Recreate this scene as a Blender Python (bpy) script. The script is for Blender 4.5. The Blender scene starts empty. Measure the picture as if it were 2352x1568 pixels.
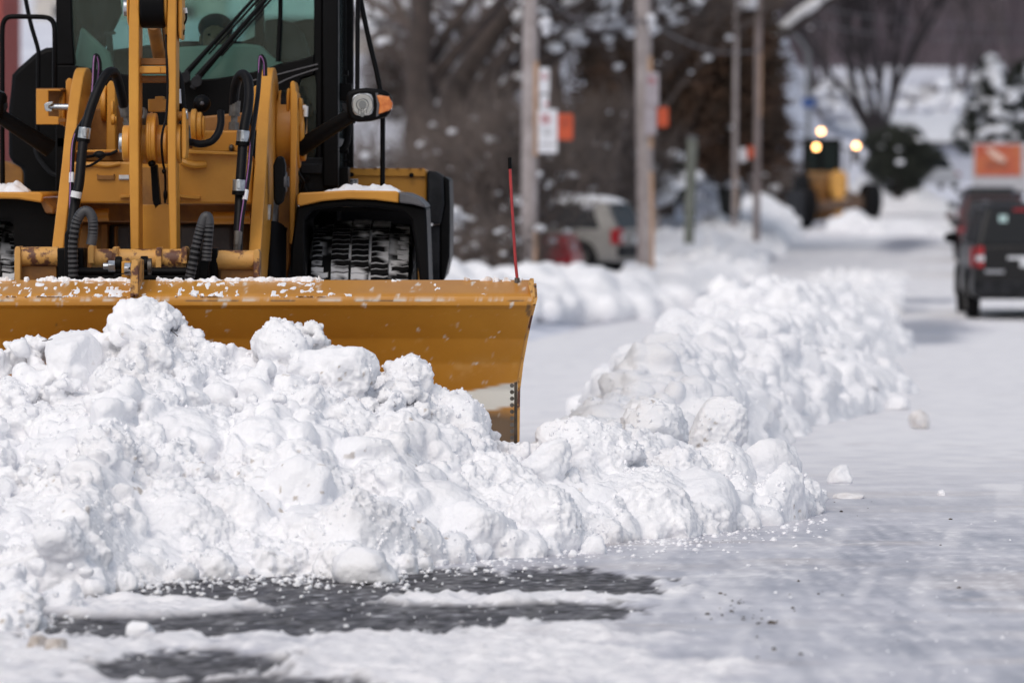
import bpy, bmesh, math, random
import numpy as np
from mathutils import Vector, Matrix

# ------------------------------------------------------------------ scene, camera, light
S = bpy.context.scene
C = S.collection
W_, H_ = 2352.0, 1568.0          # layout was measured in these pixels
FP = 9800.0                      # focal length in those pixels (150 mm lens)
HZ, CAMH = 420.0, 1.7            # horizon row, camera height
cam_d = bpy.data.cameras.new('camera'); cam = bpy.data.objects.new('camera', cam_d); C.objects.link(cam)
cam.location = (0, 0, CAMH); cam.rotation_euler = (math.radians(90), 0, 0)
cam_d.lens = 150.0; cam_d.sensor_width = 36.0
cam_d.shift_y = -(H_/2-HZ)/W_
cam_d.clip_start = 0.5; cam_d.clip_end = 3000
cam_d.dof.use_dof = True; cam_d.dof.focus_distance = 21.2; cam_d.dof.aperture_fstop = 2.5
S.camera = cam
SUN_EL, SUN_AZ = math.radians(48), math.radians(205)
w = bpy.data.worlds.new('World'); S.world = w; w.use_nodes = True
nt = w.node_tree; nt.nodes.clear()
sky = nt.nodes.new('ShaderNodeTexSky'); sky.sky_type = 'NISHITA'; sky.sun_disc = False
sky.sun_elevation = SUN_EL; sky.sun_rotation = SUN_AZ; sky.dust_density = 4; sky.air_density = 1.2
hsv = nt.nodes.new('ShaderNodeHueSaturation'); hsv.inputs['Saturation'].default_value = 0.62
bg = nt.nodes.new('ShaderNodeBackground'); bg.inputs['Strength'].default_value = 0.150
wo = nt.nodes.new('ShaderNodeOutputWorld')
nt.links.new(sky.outputs[0], hsv.inputs['Color']); nt.links.new(hsv.outputs[0], bg.inputs['Color']); nt.links.new(bg.outputs[0], wo.inputs[0])
sun_d = bpy.data.lights.new('sun', 'SUN'); sun_d.energy = .28; sun_d.angle = math.radians(40); sun_d.color = (1, .96, .9)
sun = bpy.data.objects.new('sun', sun_d); C.objects.link(sun)
# direction towards the sun; sky azimuth is measured from +Y clockwise
sd = Vector((math.sin(SUN_AZ)*math.cos(SUN_EL), math.cos(SUN_AZ)*math.cos(SUN_EL), math.sin(SUN_EL)))
sun.rotation_euler = sd.to_track_quat('Z', 'Y').to_euler(); sun.location = (0, 0, 60)
S.view_settings.view_transform = 'Standard'; S.view_settings.look = 'None'
S.view_settings.exposure = -0.13; S.view_settings.gamma = 1.0
S.render.engine = 'CYCLES'
S.cycles.use_denoising = True
S.cycles.max_bounces = 8; S.cycles.transparent_max_bounces = 12
S.cycles.caustics_reflective = False; S.cycles.caustics_refractive = False
S.cycles.sample_clamp_indirect = 6.0

random.seed(11); rng = np.random.default_rng(11)
def at(px, py, D): return Vector(((px-W_/2)/FP*D, D, CAMH-(py-HZ)/FP*D))
def PX(px, D): return (px-W_/2)/FP*D
def PZ(py, D): return CAMH-(py-HZ)/FP*D

# ------------------------------------------------------------------ noise
def _hash(i, j, k, s):
    n = (i*374761393 + j*668265263 + k*1274126177 + s*974711)&0xffffffff
    n = (n ^ (n >> 13))*1274126177 & 0xffffffff
    n = (n ^ (n >> 16))*2246822519 & 0xffffffff
    n = n ^ (n >> 15)
    return (n & 0xffffff)/float(0xffffff)
def vnoise(P, s=0):
    P = np.asarray(P, dtype=np.float64); f = np.floor(P); t = P-f; i = f.astype(np.int64)
    t = t*t*t*(t*(t*6-15)+10)
    r = 0
    for a in (0, 1):
        wa = t[:, 0] if a else 1-t[:, 0]
        for b in (0, 1):
            wb = t[:, 1] if b else 1-t[:, 1]
            for c in (0, 1):
                wc = t[:, 2] if c else 1-t[:, 2]
                r = r + wa*wb*wc*_hash(i[:, 0]+a, i[:, 1]+b, i[:, 2]+c, s)
    return r                       # 0..1
def fbm(P, octv=4, s=0, gain=.5):
    a, tot, r, q = 1., 0., 0., np.asarray(P, dtype=np.float64)
    for o in range(octv):
        r = r + a*(vnoise(q, s+o*17)-.5); tot += a; a *= gain; q = q*2.03+3.7
    return r/tot                   # about -.5..5
def billow(P, octv=3, s=0):
    a, tot, r, q = 1., 0., 0., np.asarray(P, dtype=np.float64)
    for o in range(octv):
        r = r + a*(1-np.abs(vnoise(q, s+o*17)*2-1)*2); tot += a; a *= .5; q = q*2.1+1.3
    return r/tot
def sstep(a, b, x):
    t = np.clip((x-a)/(b-a), 0, 1); return t*t*(3-2*t)

# ------------------------------------------------------------------ materials
MATS = {}
def mat(name, col, rough=.6, metal=0., col2=None, scale=6., bump=0., bscale=60., coat=0., lo=.4, hi=.65, spec=.5, sss=0., attrs=(), emit=None):
    """procedural Principled: base colour varied by noise, optional fine bump, optional attribute layers (name, colour, roughness)"""
    m = bpy.data.materials.new(name); m.use_nodes = True; n = m.node_tree; L = n.links; b = n.nodes['Principled BSDF']
    b.inputs['Roughness'].default_value = rough; b.inputs['Metallic'].default_value = metal
    b.inputs['Specular IOR Level'].default_value = spec; b.inputs['Coat Weight'].default_value = coat; b.inputs['Coat Roughness'].default_value = .15
    tc = n.nodes.new('ShaderNodeTexCoord')
    nz = n.nodes.new('ShaderNodeTexNoise'); nz.inputs['Scale'].default_value = scale; nz.inputs['Detail'].default_value = 6
    nz.inputs['Roughness'].default_value = .65
    L.new(tc.outputs['Object'], nz.inputs['Vector'])
    r = n.nodes.new('ShaderNodeValToRGB')
    c2 = col2 if col2 else tuple(x*.82 for x in col)
    r.color_ramp.elements[0].position = lo; r.color_ramp.elements[1].position = hi
    r.color_ramp.elements[0].color = (*c2, 1); r.color_ramp.elements[1].color = (*col, 1)
    L.new(nz.outputs[0], r.inputs[0]); src = r.outputs[0]; rs = None
    for (an, ac, ar) in attrs:
        at_ = n.nodes.new('ShaderNodeAttribute'); at_.attribute_name = an
        mx = n.nodes.new('ShaderNodeMix'); mx.data_type = 'RGBA'; mx.inputs[7].default_value = (*ac, 1)
        L.new(at_.outputs['Fac'], mx.inputs[0]); L.new(src, mx.inputs[6]); src = mx.outputs[2]
        mr = n.nodes.new('ShaderNodeMix'); mr.data_type = 'FLOAT'; mr.inputs[3].default_value = ar
        L.new(at_.outputs['Fac'], mr.inputs[0])
        if rs is None: mr.inputs[2].default_value = rough
        else: L.new(rs, mr.inputs[2])
        rs = mr.outputs[0]
    L.new(src, b.inputs['Base Color'])
    if rs is not None: L.new(rs, b.inputs['Roughness'])
    if sss:
        b.inputs['Subsurface Weight'].default_value = sss; b.inputs['Subsurface Radius'].default_value = (.9, .95, 1.)
        b.inputs['Subsurface Scale'].default_value = .03
    if bump:
        bz = n.nodes.new('ShaderNodeTexNoise'); bz.inputs['Scale'].default_value = bscale; bz.inputs['Detail'].default_value = 5
        bp = n.nodes.new('ShaderNodeBump'); bp.inputs['Strength'].default_value = bump; bp.inputs['Distance'].default_value = .01
        L.new(tc.outputs['Object'], bz.inputs['Vector']); L.new(bz.outputs[0], bp.inputs['Height']); L.new(bp.outputs[0], b.inputs['Normal'])
    if emit:
        b.inputs['Emission Color'].default_value = (*emit[0], 1); b.inputs['Emission Strength'].default_value = emit[1]
    MATS[name] = m; return m
def glassmat(name, tint, gloss=.06):
    m = bpy.data.materials.new(name); m.use_nodes = True; n = m.node_tree; L = n.links; n.nodes.clear()
    o = n.nodes.new('ShaderNodeOutputMaterial'); t = n.nodes.new('ShaderNodeBsdfTransparent'); t.inputs[0].default_value = (*tint, 1)
    g = n.nodes.new('ShaderNodeBsdfGlossy'); g.inputs['Roughness'].default_value = gloss; g.inputs[0].default_value = (.9, .95, .95, 1)
    f = n.nodes.new('ShaderNodeFresnel'); f.inputs[0].default_value = 1.5
    mt = n.nodes.new('ShaderNodeMath'); mt.operation = 'MULTIPLY_ADD'; mt.inputs[1].default_value = .75; mt.inputs[2].default_value = .0
    mx = n.nodes.new('ShaderNodeMixShader')
    d = n.nodes.new('ShaderNodeBsdfDiffuse'); d.inputs[0].default_value = (.35, .42, .42, 1)
    nz = n.nodes.new('ShaderNodeTexNoise'); nz.inputs['Scale'].default_value = 9; nz.inputs['Detail'].default_value = 8
    mr = n.nodes.new('ShaderNodeMapRange'); mr.inputs[1].default_value = .35; mr.inputs[2].default_value = .8; mr.inputs[3].default_value = .02; mr.inputs[4].default_value = .07
    mx2 = n.nodes.new('ShaderNodeMixShader')
    L.new(f.outputs[0], mt.inputs[0]); L.new(mt.outputs[0], mx.inputs[0]); L.new(t.outputs[0], mx.inputs[1]); L.new(g.outputs[0], mx.inputs[2])
    L.new(nz.outputs[0], mr.inputs[0]); L.new(mr.outputs[0], mx2.inputs[0]); L.new(mx.outputs[0], mx2.inputs[1]); L.new(d.outputs[0], mx2.inputs[2])
    L.new(mx2.outputs[0], o.inputs[0]); MATS[name] = m; return m

SNOW = (.91, .912, .935)
M_snow = mat('snow', SNOW, .8, col2=(.87, .875, .905), scale=3, bump=.5, bscale=55, spec=.15, attrs=(('dirt', (.42, .36, .31), .85),))
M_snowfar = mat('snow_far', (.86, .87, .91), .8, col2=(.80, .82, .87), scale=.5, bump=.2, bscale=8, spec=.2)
M_road = mat('road_ice', (.72, .715, .765), .42, col2=(.56, .555, .61), scale=2.6, bump=.35, bscale=38, spec=.3, lo=.38, hi=.66,
             attrs=(('wet', (.33, .34, .40), .35), ('tan', (.60, .54, .51), .6), ('crust', (.88, .87, .885), .8), ('asphalt', (.027, .025, .028), .8), ('grit', (.8, .8, .82), .8)))
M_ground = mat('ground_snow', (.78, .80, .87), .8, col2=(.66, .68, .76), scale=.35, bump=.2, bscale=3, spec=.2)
YEL = (.62, .292, .042)
M_yel = mat('yellow_paint', YEL, .42, col2=(.53, .238, .032), scale=2.2, bump=.06, bscale=90, coat=.12, spec=.35)
M_yeld = mat('yellow_paint_dark', (.33, .145, .024), .55, col2=(.19, .08, .018), scale=5, bump=.08, bscale=70)  # darker mottled yellow, mostly on recessed and rear parts
M_yelr = mat('yellow_paint_rusty', (.62, .33, .09), .55, col2=(.12, .045, .025), scale=9, bump=.25, bscale=60, lo=.44, hi=.50)
M_blade = mat('blade_paint', (.565, .257, .031), .38, col2=(.49, .212, .023), scale=1.2, bump=.05, bscale=50, coat=.15,
              attrs=(('scuff', (.66, .40, .14), .6), ('dirt', (.10, .075, .055), .8), ('frost', (.72, .72, .68), .8)))
M_blk = mat('black_plastic', (.0045, .0045, .0055), .45, col2=(.003, .003, .0035), scale=4, bump=.1, bscale=80, spec=.10)
M_blkg = mat('black_plastic_dusty', (.026, .027, .031), .6, col2=(.009, .010, .012), scale=5, bump=.15, bscale=60, spec=.12)
M_gry = mat('grey_trim', (.11, .11, .12), .6, col2=(.07, .07, .08), scale=6)
M_tire = mat('tyre_rubber', (.008, .008, .009), .7, col2=(.004, .004, .005), scale=9, bump=.3, bscale=70, spec=.15, attrs=(('frost', (.72, .73, .77), .85),))
M_hose = mat('hose_rubber', (.007, .007, .009), .45, col2=(.004, .004, .005), scale=8, bump=.15, bscale=110, spec=.16)
M_purple = mat('purple_stripe', (.30, .13, .31), .5, col2=(.20, .07, .22), scale=10)
M_steel = mat('zinc_steel', (.62, .66, .70), .3, metal=.9, col2=(.35, .38, .42), scale=15)
M_steeld = mat('dull_steel', (.20, .19, .18), .45, metal=.7, col2=(.10, .09, .08), scale=12)
M_chrome = mat('chrome_rod', (.75, .75, .77), .12, metal=1.)
M_white = mat('white_label', (.75, .76, .78), .5, col2=(.66, .67, .70), scale=20)
M_red = mat('red_rod', (.42, .035, .035), .5, col2=(.30, .025, .03), scale=14)
M_amber = mat('amber_lens', (.72, .24, .06), .2, col2=(.55, .14, .03), scale=30, coat=.5)
M_glass = glassmat('tinted_glass', (.66, .79, .76))
M_lens = mat('clear_lens', (.55, .57, .58), .12, metal=.35, col2=(.38, .40, .41), scale=18, coat=1.)
M_dash = mat('dashboard', (.66, .76, .74), .7, col2=(.56, .66, .64), scale=3)
M_seat = mat('seat_fabric', (.035, .04, .045), .9, col2=(.02, .024, .028), scale=9)
M_jacket = mat('jacket_cloth', (.06, .075, .09), .9, col2=(.035, .045, .055), scale=7)
M_skin = mat('skin', (.45, .28, .21), .6, col2=(.38, .22, .16), scale=8)
M_glove = mat('glove_wool', (.45, .40, .32), .95, col2=(.30, .26, .20), scale=25, bump=.6, bscale=60)

# ------------------------------------------------------------------ mesh helpers
ORG = [Vector((0, 0, 0))]
def link(o, parent=None):
    C.objects.link(o)
    if parent is not None: o.parent = parent
    return o
def tag(o, label=None, cat=None, group=None, kind=None):
    if label: o['label'] = label
    if cat: o['category'] = cat
    if group: o['group'] = group
    if kind: o['kind'] = kind
    return o
def thing(name, label, cat, loc=(0, 0, 0), group=None, rz=0.):
    o = bpy.data.objects.new(name, None); o.location = loc; o.rotation_euler = (0, 0, rz); o.empty_display_size = .2
    link(o); tag(o, label, cat, group); ORG[0] = Vector(loc); return o
def npmesh(name, V, F, m, parent=None, smooth=True, org=None, attrs=None, sharp=None):
    me = bpy.data.meshes.new(name); V = np.asarray(V, dtype=np.float32)
    o_ = ORG[0] if (org is None and parent is not None) else (Vector(org) if org is not None else None)
    if o_ is not None: V = V-np.array(o_[:], dtype=np.float32)
    F = np.asarray(F, dtype=np.int32); k = F.shape[1]
    me.vertices.add(len(V)); me.vertices.foreach_set('co', V.ravel())
    me.loops.add(F.size); me.loops.foreach_set('vertex_index', F.ravel())
    me.polygons.add(len(F)); me.polygons.foreach_set('loop_start', np.arange(0, F.size, k, dtype=np.int32))
    me.polygons.foreach_set('loop_total', np.full(len(F), k, dtype=np.int32))
    me.update(calc_edges=True); me.validate()
    me.polygons.foreach_set('use_smooth', np.full(len(me.polygons), smooth))
    if sharp is not None: me.set_sharp_from_angle(angle=math.radians(sharp))
    for an, av in (attrs or {}).items():
        a = me.attributes.new(an, 'FLOAT', 'POINT'); a.data.foreach_set('value', np.asarray(av, dtype=np.float32))
    me.materials.append(m); o = bpy.data.objects.new(name, me); link(o, parent)
    if org is not None and parent is None: o.location = org
    return o
EACH = set('door_handle lamp_bracket fender_liner cab_glass cab_pillar axle_case step_tube tower_wall weld_rib flange_lip guide_tab cross_bar pin_hub coupler_lug spool rib_plate cable_clip bolt_row latch_box hinge_lug picket rail wheel_arch picket linkage tower_hub'.split())
class MB:
    def __init__(s): s.v = []; s.f = []
    def add(s, vs, fs):
        k = len(s.v); s.v += [Vector(v) for v in vs]; s.f += [tuple(i+k for i in f) for f in fs]; return s
    def box(s, c, d, R=None):
        hx, hy, hz = d[0]/2, d[1]/2, d[2]/2; c = Vector(c)
        vs = [Vector((x*hx, y*hy, z*hz)) for x in (-1, 1) for y in (-1, 1) for z in (-1, 1)]
        if R is not None: vs = [R @ v for v in vs]
        return s.add([v+c for v in vs], [(0, 1, 3, 2), (4, 6, 7, 5), (0, 4, 5, 1), (2, 3, 7, 6), (0, 2, 6, 4), (1, 5, 7, 3)])
    def bpx(s, x0, y0, x1, y1, D, dep):       # box from a pixel rectangle at distance D, depth dep going back
        a = at(x0, y0, D); b = at(x1, y1, D)
        return s.box(((a.x+b.x)/2, D+dep/2, (a.z+b.z)/2), (abs(b.x-a.x), dep, abs(a.z-b.z)))
    def prism(s, pts, off):                   # planar polygon (3d points) swept by vector off
        n = len(pts); off = Vector(off); p = [Vector(q) for q in pts]
        return s.add(p+[q+off for q in p], [tuple(range(n)), tuple(reversed(range(n, 2*n)))]+[(i, (i+1) % n, (i+1) % n+n, i+n) for i in range(n)])
    def ppx(s, pts, D, dep): return s.prism([at(x, y, D) for x, y in pts], (0, dep, 0))
    def pyz(s, pts, x0, x1): return s.prism([(x0, y, z) for y, z in pts], (x1-x0, 0, 0))
    def tube(s, pts, r, n=10, cap=True):
        pts = [Vector(p) for p in pts]; rs = r if isinstance(r, (list, tuple)) else [r]*len(pts); k = len(s.v); ref = None
        for i, p in enumerate(pts):
            d = (pts[min(i+1, len(pts)-1)]-pts[max(i-1, 0)]).normalized()
            if ref is None: ref = d.orthogonal().normalized()
            ref = (ref-d*ref.dot(d)); ref = ref.normalized() if ref.length > 1e-6 else d.orthogonal().normalized()
            b = d.cross(ref)
            s.v += [p+(ref*math.cos(2*math.pi*j/n)+b*math.sin(2*math.pi*j/n))*rs[i] for j in range(n)]
        for i in range(len(pts)-1):
            for j in range(n): s.f.append((k+i*n+j, k+i*n+(j+1) % n, k+(i+1)*n+(j+1) % n, k+(i+1)*n+j))
        if cap: s.f += [tuple(k+j for j in reversed(range(n))), tuple(k+(len(pts)-1)*n+j for j in range(n))]
        return s
    def cyl(s, a, b, r, n=24, r2=None): return s.tube([a, b], [r, r if r2 is None else r2], n)
    def xcyl(s, x0, x1, py, D, r, n=28):      # cylinder with its axis along X, x given in pixels
        z = PZ(py, D); return s.cyl((PX(x0, D), D, z), (PX(x1, D), D, z), r, n)
    def ell(s, c, r, nu=16, nv=10, R=None):
        k = len(s.v); c = Vector(c)
        for i in range(nv+1):
            t = math.pi*i/nv
            for j in range(nu):
                p = 2*math.pi*j/nu; q = Vector((r[0]*math.sin(t)*math.cos(p), r[1]*math.sin(t)*math.sin(p), r[2]*math.cos(t)))
                s.v.append(c+((R @ q) if R is not None else q))
        for i in range(nv):
            for j in range(nu): s.f.append((k+i*nu+j, k+(i+1)*nu+j, k+(i+1)*nu+(j+1) % nu, k+i*nu+(j+1) % nu))
        return s
    def islands(s):
        par = list(range(len(s.v)))
        def fd(i):
            while par[i] != i: par[i] = par[par[i]]; i = par[i]
            return i
        for f in s.f:
            for q in f[1:]:
                x, y = fd(f[0]), fd(q)
                if x != y: par[y] = x
        g = {}
        for f in s.f: g.setdefault(fd(f[0]), []).append(f)
        out = []
        for fs in g.values():
            ids = sorted({i for f in fs for i in f}); mp = {k: j for j, k in enumerate(ids)}; m = MB(); m.v = [s.v[i] for i in ids]; m.f = [tuple(mp[i] for i in f) for f in fs]; out.append(m)
        return out
    def build(s, name, m, parent=None, bev=0., smooth=35, label=None, sub=0, whole=False):
        if name in EACH and not whole:
            r = [q.build(name, m, parent, bev, smooth, label, sub, True) for q in s.islands()]; return r[0]
        me = bpy.data.meshes.new(name); o_ = ORG[0] if parent is not None else Vector((0, 0, 0))
        me.from_pydata([(v-o_)[:] for v in s.v], [], s.f); me.materials.append(m)
        bm = bmesh.new(); bm.from_mesh(me); bmesh.ops.remove_doubles(bm, verts=bm.verts, dist=1e-5)
        bmesh.ops.recalc_face_normals(bm, faces=bm.faces); bm.to_mesh(me); bm.free()
        for p in me.polygons: p.use_smooth = True
        me.set_sharp_from_angle(angle=math.radians(smooth))
        o = bpy.data.objects.new(name, me); link(o, parent)
        if bev:
            b = o.modifiers.new('bevel', 'BEVEL'); b.width = bev; b.segments = 2; b.limit_method = 'ANGLE'; b.angle_limit = math.radians(40)
        if sub:
            b = o.modifiers.new('sub', 'SUBSURF'); b.levels = sub; b.render_levels = sub
        if label: o['label'] = label
        return o
def spline(pts, n=8):
    P = [Vector(p) for p in pts]; P = [P[0]*2-P[1]]+P+[P[-1]*2-P[-2]]; out = []
    for i in range(1, len(P)-2):
        for k in range(n):
            t = k/n; out.append(.5*((2*P[i])+(P[i+1]-P[i-1])*t+(2*P[i-1]-5*P[i]+4*P[i+1]-P[i+2])*t*t+(3*P[i]-P[i-1]-3*P[i+1]+P[i+2])*t**3))
    return out+[P[-2]]
def spx(pts, n=8): return spline([at(*p) for p in pts], n)

# ------------------------------------------------------------------ ground profile
def zroad(D): return np.interp(D, [0, 24, 45, 68, 100, 158, 200, 260], [0, 0, -.25, -.47, -.3, .05, .6, 2.2])
def roadL(D): return np.interp(D, [-30, 0, 20, 52, 93, 133, 240], [-12, -9.5, -6, -.1, 4.25, 8.5, 20])
def hill(X, D):
    z = zroad(D)-.06
    l = sstep(0, 3.0, roadL(D)-X)                            # left of the road
    z = z+.42*l
    z = z+np.clip(D-88, 0, 130)*.115*sstep(1.5, 9, roadL(D)-X)
    r = np.clip(D-205, 0, 90)*.085+np.clip(D-330, 0, 200)*.12
    return z+r*(1-.6*sstep(1.5, 9, roadL(D)-X))
def grid(us, vs):
    nu, nv = len(us), len(vs); U, V = np.meshgrid(us, vs, indexing='ij')
    i = np.arange(nu-1)[:, None]*nv+np.arange(nv-1)[None, :]
    F = np.stack([i, i+nv, i+nv+1, i+1], -1).reshape(-1, 4); return U.ravel(), V.ravel(), F
D_g = np.concatenate([np.arange(-30, 60, 1.5), np.arange(60, 330, 1.2), np.arange(330, 900, 12)])
X_g = np.concatenate([np.arange(-260, -40, 8), np.arange(-40, 60, .8), np.arange(60, 300, 8)])
X, Y, F = grid(X_g, D_g)
Z = hill(X, Y)+.25*fbm(np.stack([X*.35, Y*.35, X*0], 1), 4, 5)*sstep(0, 1.5, np.maximum(roadL(Y)-X, X-roadL(Y)-11.5))
inr = (X > roadL(Y)-.3)&(X < roadL(Y)+11.3)&(Y < 235)
Z = np.where(inr, Z-.12, Z)
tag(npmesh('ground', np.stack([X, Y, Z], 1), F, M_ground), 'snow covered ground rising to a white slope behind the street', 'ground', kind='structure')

# ------------------------------------------------------------------ road: packed ice with wet asphalt showing
dd = [12.4]
while dd[-1] < 232: dd.append(dd[-1]+(.018 if dd[-1] < 20.5 else min(1.2, .018*(dd[-1]/20.5)**2.6)))
ucol = np.concatenate([np.linspace(0, .12, 20)[:-1], np.linspace(.12, .93, 430)[:-1], np.linspace(.93, 1, 12)])
Dv, U, F = grid(np.array(dd), ucol)
Xv = roadL(Dv)+U*11.
near = (Dv < 24)
P2 = np.stack([Xv, Dv, Xv*0], 1)
def ell_mask(cx, cy, rx, ry): # in pixels at ground level
    D1 = FP*CAMH/(cy-ry-HZ); D0 = FP*CAMH/(cy+ry-HZ); Dc = (D0+D1)/2; X0 = PX(cx, Dc)
    return 1-np.sqrt(((Xv-X0)/(rx/FP*Dc))**2+((Dv-Dc)/((D1-D0)/2))**2)
def best(*ms):
    r = np.full(len(Xv), -9.)
    for q in ms: r = np.maximum(r, q)
    return r
nA = fbm(P2*np.array([1.6, 1.6, 1]), 5, 3); nB = fbm(P2*6.5, 4, 9); nC = fbm(P2*26, 3, 21)
A = best(ell_mask(640, 1375, 520, 50), ell_mask(560, 1432, 500, 46), ell_mask(900, 1400, 260, 66), ell_mask(430, 1350, 220, 24), ell_mask(1290, 1345, 220, 32),
         ell_mask(1260, 1408, 240, 24), ell_mask(420, 1535, 220, 34), ell_mask(560, 1590, 260, 30), ell_mask(860, 1330, 300, 26))
Bt = best(ell_mask(300, 1400, 300, 22), ell_mask(860, 1482, 700, 16), ell_mask(1050, 1383, 200, 12), ell_mask(1300, 1378, 190, 7))
mo1 = fbm(np.stack([Xv*9+Dv*.4, Dv*1.1, Xv*0], 1), 5, 191, .62); mo2 = fbm(np.stack([Xv*30, Dv*4.0, Xv*0], 1), 4, 192, .65); mo3 = fbm(np.stack([Xv*2.2, Dv*.7, Xv*0], 1), 4, 193)
asp = sstep(-.04, .18, A*1.25+.08+nA*.8+nB*.5+nC*.35+mo1*.8+mo2*.9)*(1-sstep(-.1, .28, Bt*1.1+nB*.9+nC*.4))
asp = np.where(near, asp*(.86+.5*nC+.5*fbm(P2*80, 2, 61)), 0.).clip(0, 1)
crust = best(ell_mask(1060, 1395, 340, 60), ell_mask(1000, 1490, 480, 75), ell_mask(350, 1402, 330, 28), ell_mask(700, 1545, 900, 40), ell_mask(1250, 1350, 320, 30), ell_mask(150, 1480, 420, 90))
crust = np.where(near, sstep(-.25, .4, crust+nA*1.3+nB*.9)*.8, 0)*(1-asp)
wet = sstep(.02, .26, fbm(P2*np.array([.55, .8, 1]), 4, 41)+.25*nB)*.55
wetn = best(ell_mask(1500, 1300, 480, 45), ell_mask(1950, 1330, 500, 50), ell_mask(1250, 1290, 300, 20), ell_mask(1900, 1240, 500, 25))
wet = np.maximum(wet, np.where(near, sstep(-.3, .7, wetn+nA*1.2+nB*.5)*.55, 0))
stk = fbm(np.stack([Xv*1.6, Dv*9, Xv*0], 1), 4, 91); stk2 = fbm(np.stack([Xv*5, Dv*26, Xv*0], 1), 3, 92)
nf = 1-sstep(18.5, 27, Dv)
wet = np.clip(wet*.8*(.35+.65*nf)+nf*(sstep(.02, .25, stk)*.08+.42*sstep(-.02, .22, mo1)+.3*sstep(.0, .25, mo2)+.28*sstep(.0, .22, mo3)), 0, 1)
# darker tyre tracks and bare streaks further down the street
trk = np.zeros(len(Xv))
for off, wd, s_ in ((1.6, .35, 51), (3.3, .4, 52), (7.3, .45, 53), (9.2, .45, 54)):
    q = np.exp(-((Xv-roadL(Dv)-off-.25*np.sin(Dv*.11+s_))/wd)**2)
    trk = np.maximum(trk, q*sstep(-.12, .14, fbm(np.stack([Xv*.5, Dv*.055, Xv*0+s_], 1), 3, s_)))
wet = wet*(1-.6*sstep(20, 29, Dv)); wet = np.maximum(wet, trk*.9*sstep(30, 40, Dv)*(.55+.9*nB))
pxr = Xv*FP/Dv+W_/2; pyr = HZ+(CAMH-zroad(Dv))*FP/Dv
def pm(cx, cy, rx, ry, sl=0.): return 1-np.sqrt(((pxr-cx)/rx)**2+((pyr-cy-sl*(pxr-cx))/ry)**2)
far_ = best(pm(2085, 560, 75, 22, -.15), pm(2130, 757, 130, 26), pm(2140, 780, 90, 12), pm(2080, 712, 70, 8), pm(2170, 457, 90, 10, .05), pm(1290, 748, 170, 15, -.14), pm(1480, 715, 150, 12, -.25), pm(1540, 655, 90, 12, -.2), pm(1690, 582, 80, 9, -.35), pm(1760, 600, 60, 6, -.5), pm(2120, 690, 110, 6))
wet = np.maximum(wet, sstep(-.25, .7, far_+.9*nB+.7*nA)*.95*(Dv > 26))
farm = sstep(-.25, .5, far_+.9*nB+.7*nA)*(Dv > 26)
scr = sstep(.33, .47, vnoise(np.stack([Xv*1.2-Dv*.15, Dv*.28, Xv*0], 1)*np.array([11, 1.6, 1]), 77)*.55)*(.5+nA)*near
flk = sstep(.80, .86, vnoise(np.stack([Xv*16, Dv*34, Xv*0], 1), 17))*near*sstep(.45, .7, vnoise(P2*1.3, 18))*.7
grit = sstep(.30, .40, fbm(P2*19, 2, 63)+.25*nB)*.9*near*sstep(.05, .6, asp+.25*crust+.3*sstep(.0, .2, nB))
Zv = zroad(Dv)+(1-asp)*(.012+.028*crust*(.6+1.8*nB+1.8*nC))*near+.004*nB*(1-asp)+.0015*nC
Zv = Zv+.03*fbm(P2*.8, 3, 31)*(~near)
tag(npmesh('road', np.stack([Xv, Dv, Zv], 1), F, M_road, attrs={'asphalt': asp*(1-.75*np.clip(grit, 0, 1)), 'tan': sstep(.05, .3, fbm(P2*np.array([.9, 2.2, 1]), 4, 93))*.5*(1-asp), 'crust': np.clip(crust+scr*.7+.6*flk+nf*.5*sstep(.06, .26, -mo2)+nf*.3*sstep(.08, .26, -mo1)+sstep(19, 30, Dv)*(.95+1.2*nB)*(1-farm)+nf*.4*sstep(.0, .3, fbm(P2*np.array([3, 6, 1]), 5, 94, .65)), 0, 1), 'wet': wet*(1-crust*.7), 'grit': np.clip(grit, 0, 1)*asp}),
    'icy street with packed snow and wet asphalt patches', 'road', kind='structure')
# ------------------------------------------------------------------ snow
def ico(sub):
    bm = bmesh.new(); bmesh.ops.create_icosphere(bm, subdivisions=sub, radius=1.0)
    V = np.array([v.co[:] for v in bm.verts]); F = np.array([[v.index for v in f.verts] for f in bm.faces]); bm.free(); return V, F
I2 = ico(2); I3 = ico(3); I4 = ico(4); I1 = ico(1)
def chunk(r, base=I3, planes=9, soft=.12, stretch=(1, 1, 1)):
    V, F = base
    n = rng.normal(size=(planes, 3)); n /= np.linalg.norm(n, axis=1)[:, None]
    p = rng.uniform(.55, .98, planes)
    q = p[None, :]/np.maximum(V@n.T, .05)
    rad = np.minimum(q.min(1), 1.08)
    rad = rad*(1-soft)+soft*.8+.22*fbm(V*1.7+rng.uniform(0, 50, 3), 4, 2, .65)
    A = rng.normal(size=(3, 3)); Q, _ = np.linalg.qr(A)
    return (V*rad[:, None]*np.array(stretch)*r)@Q.T, F
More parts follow.
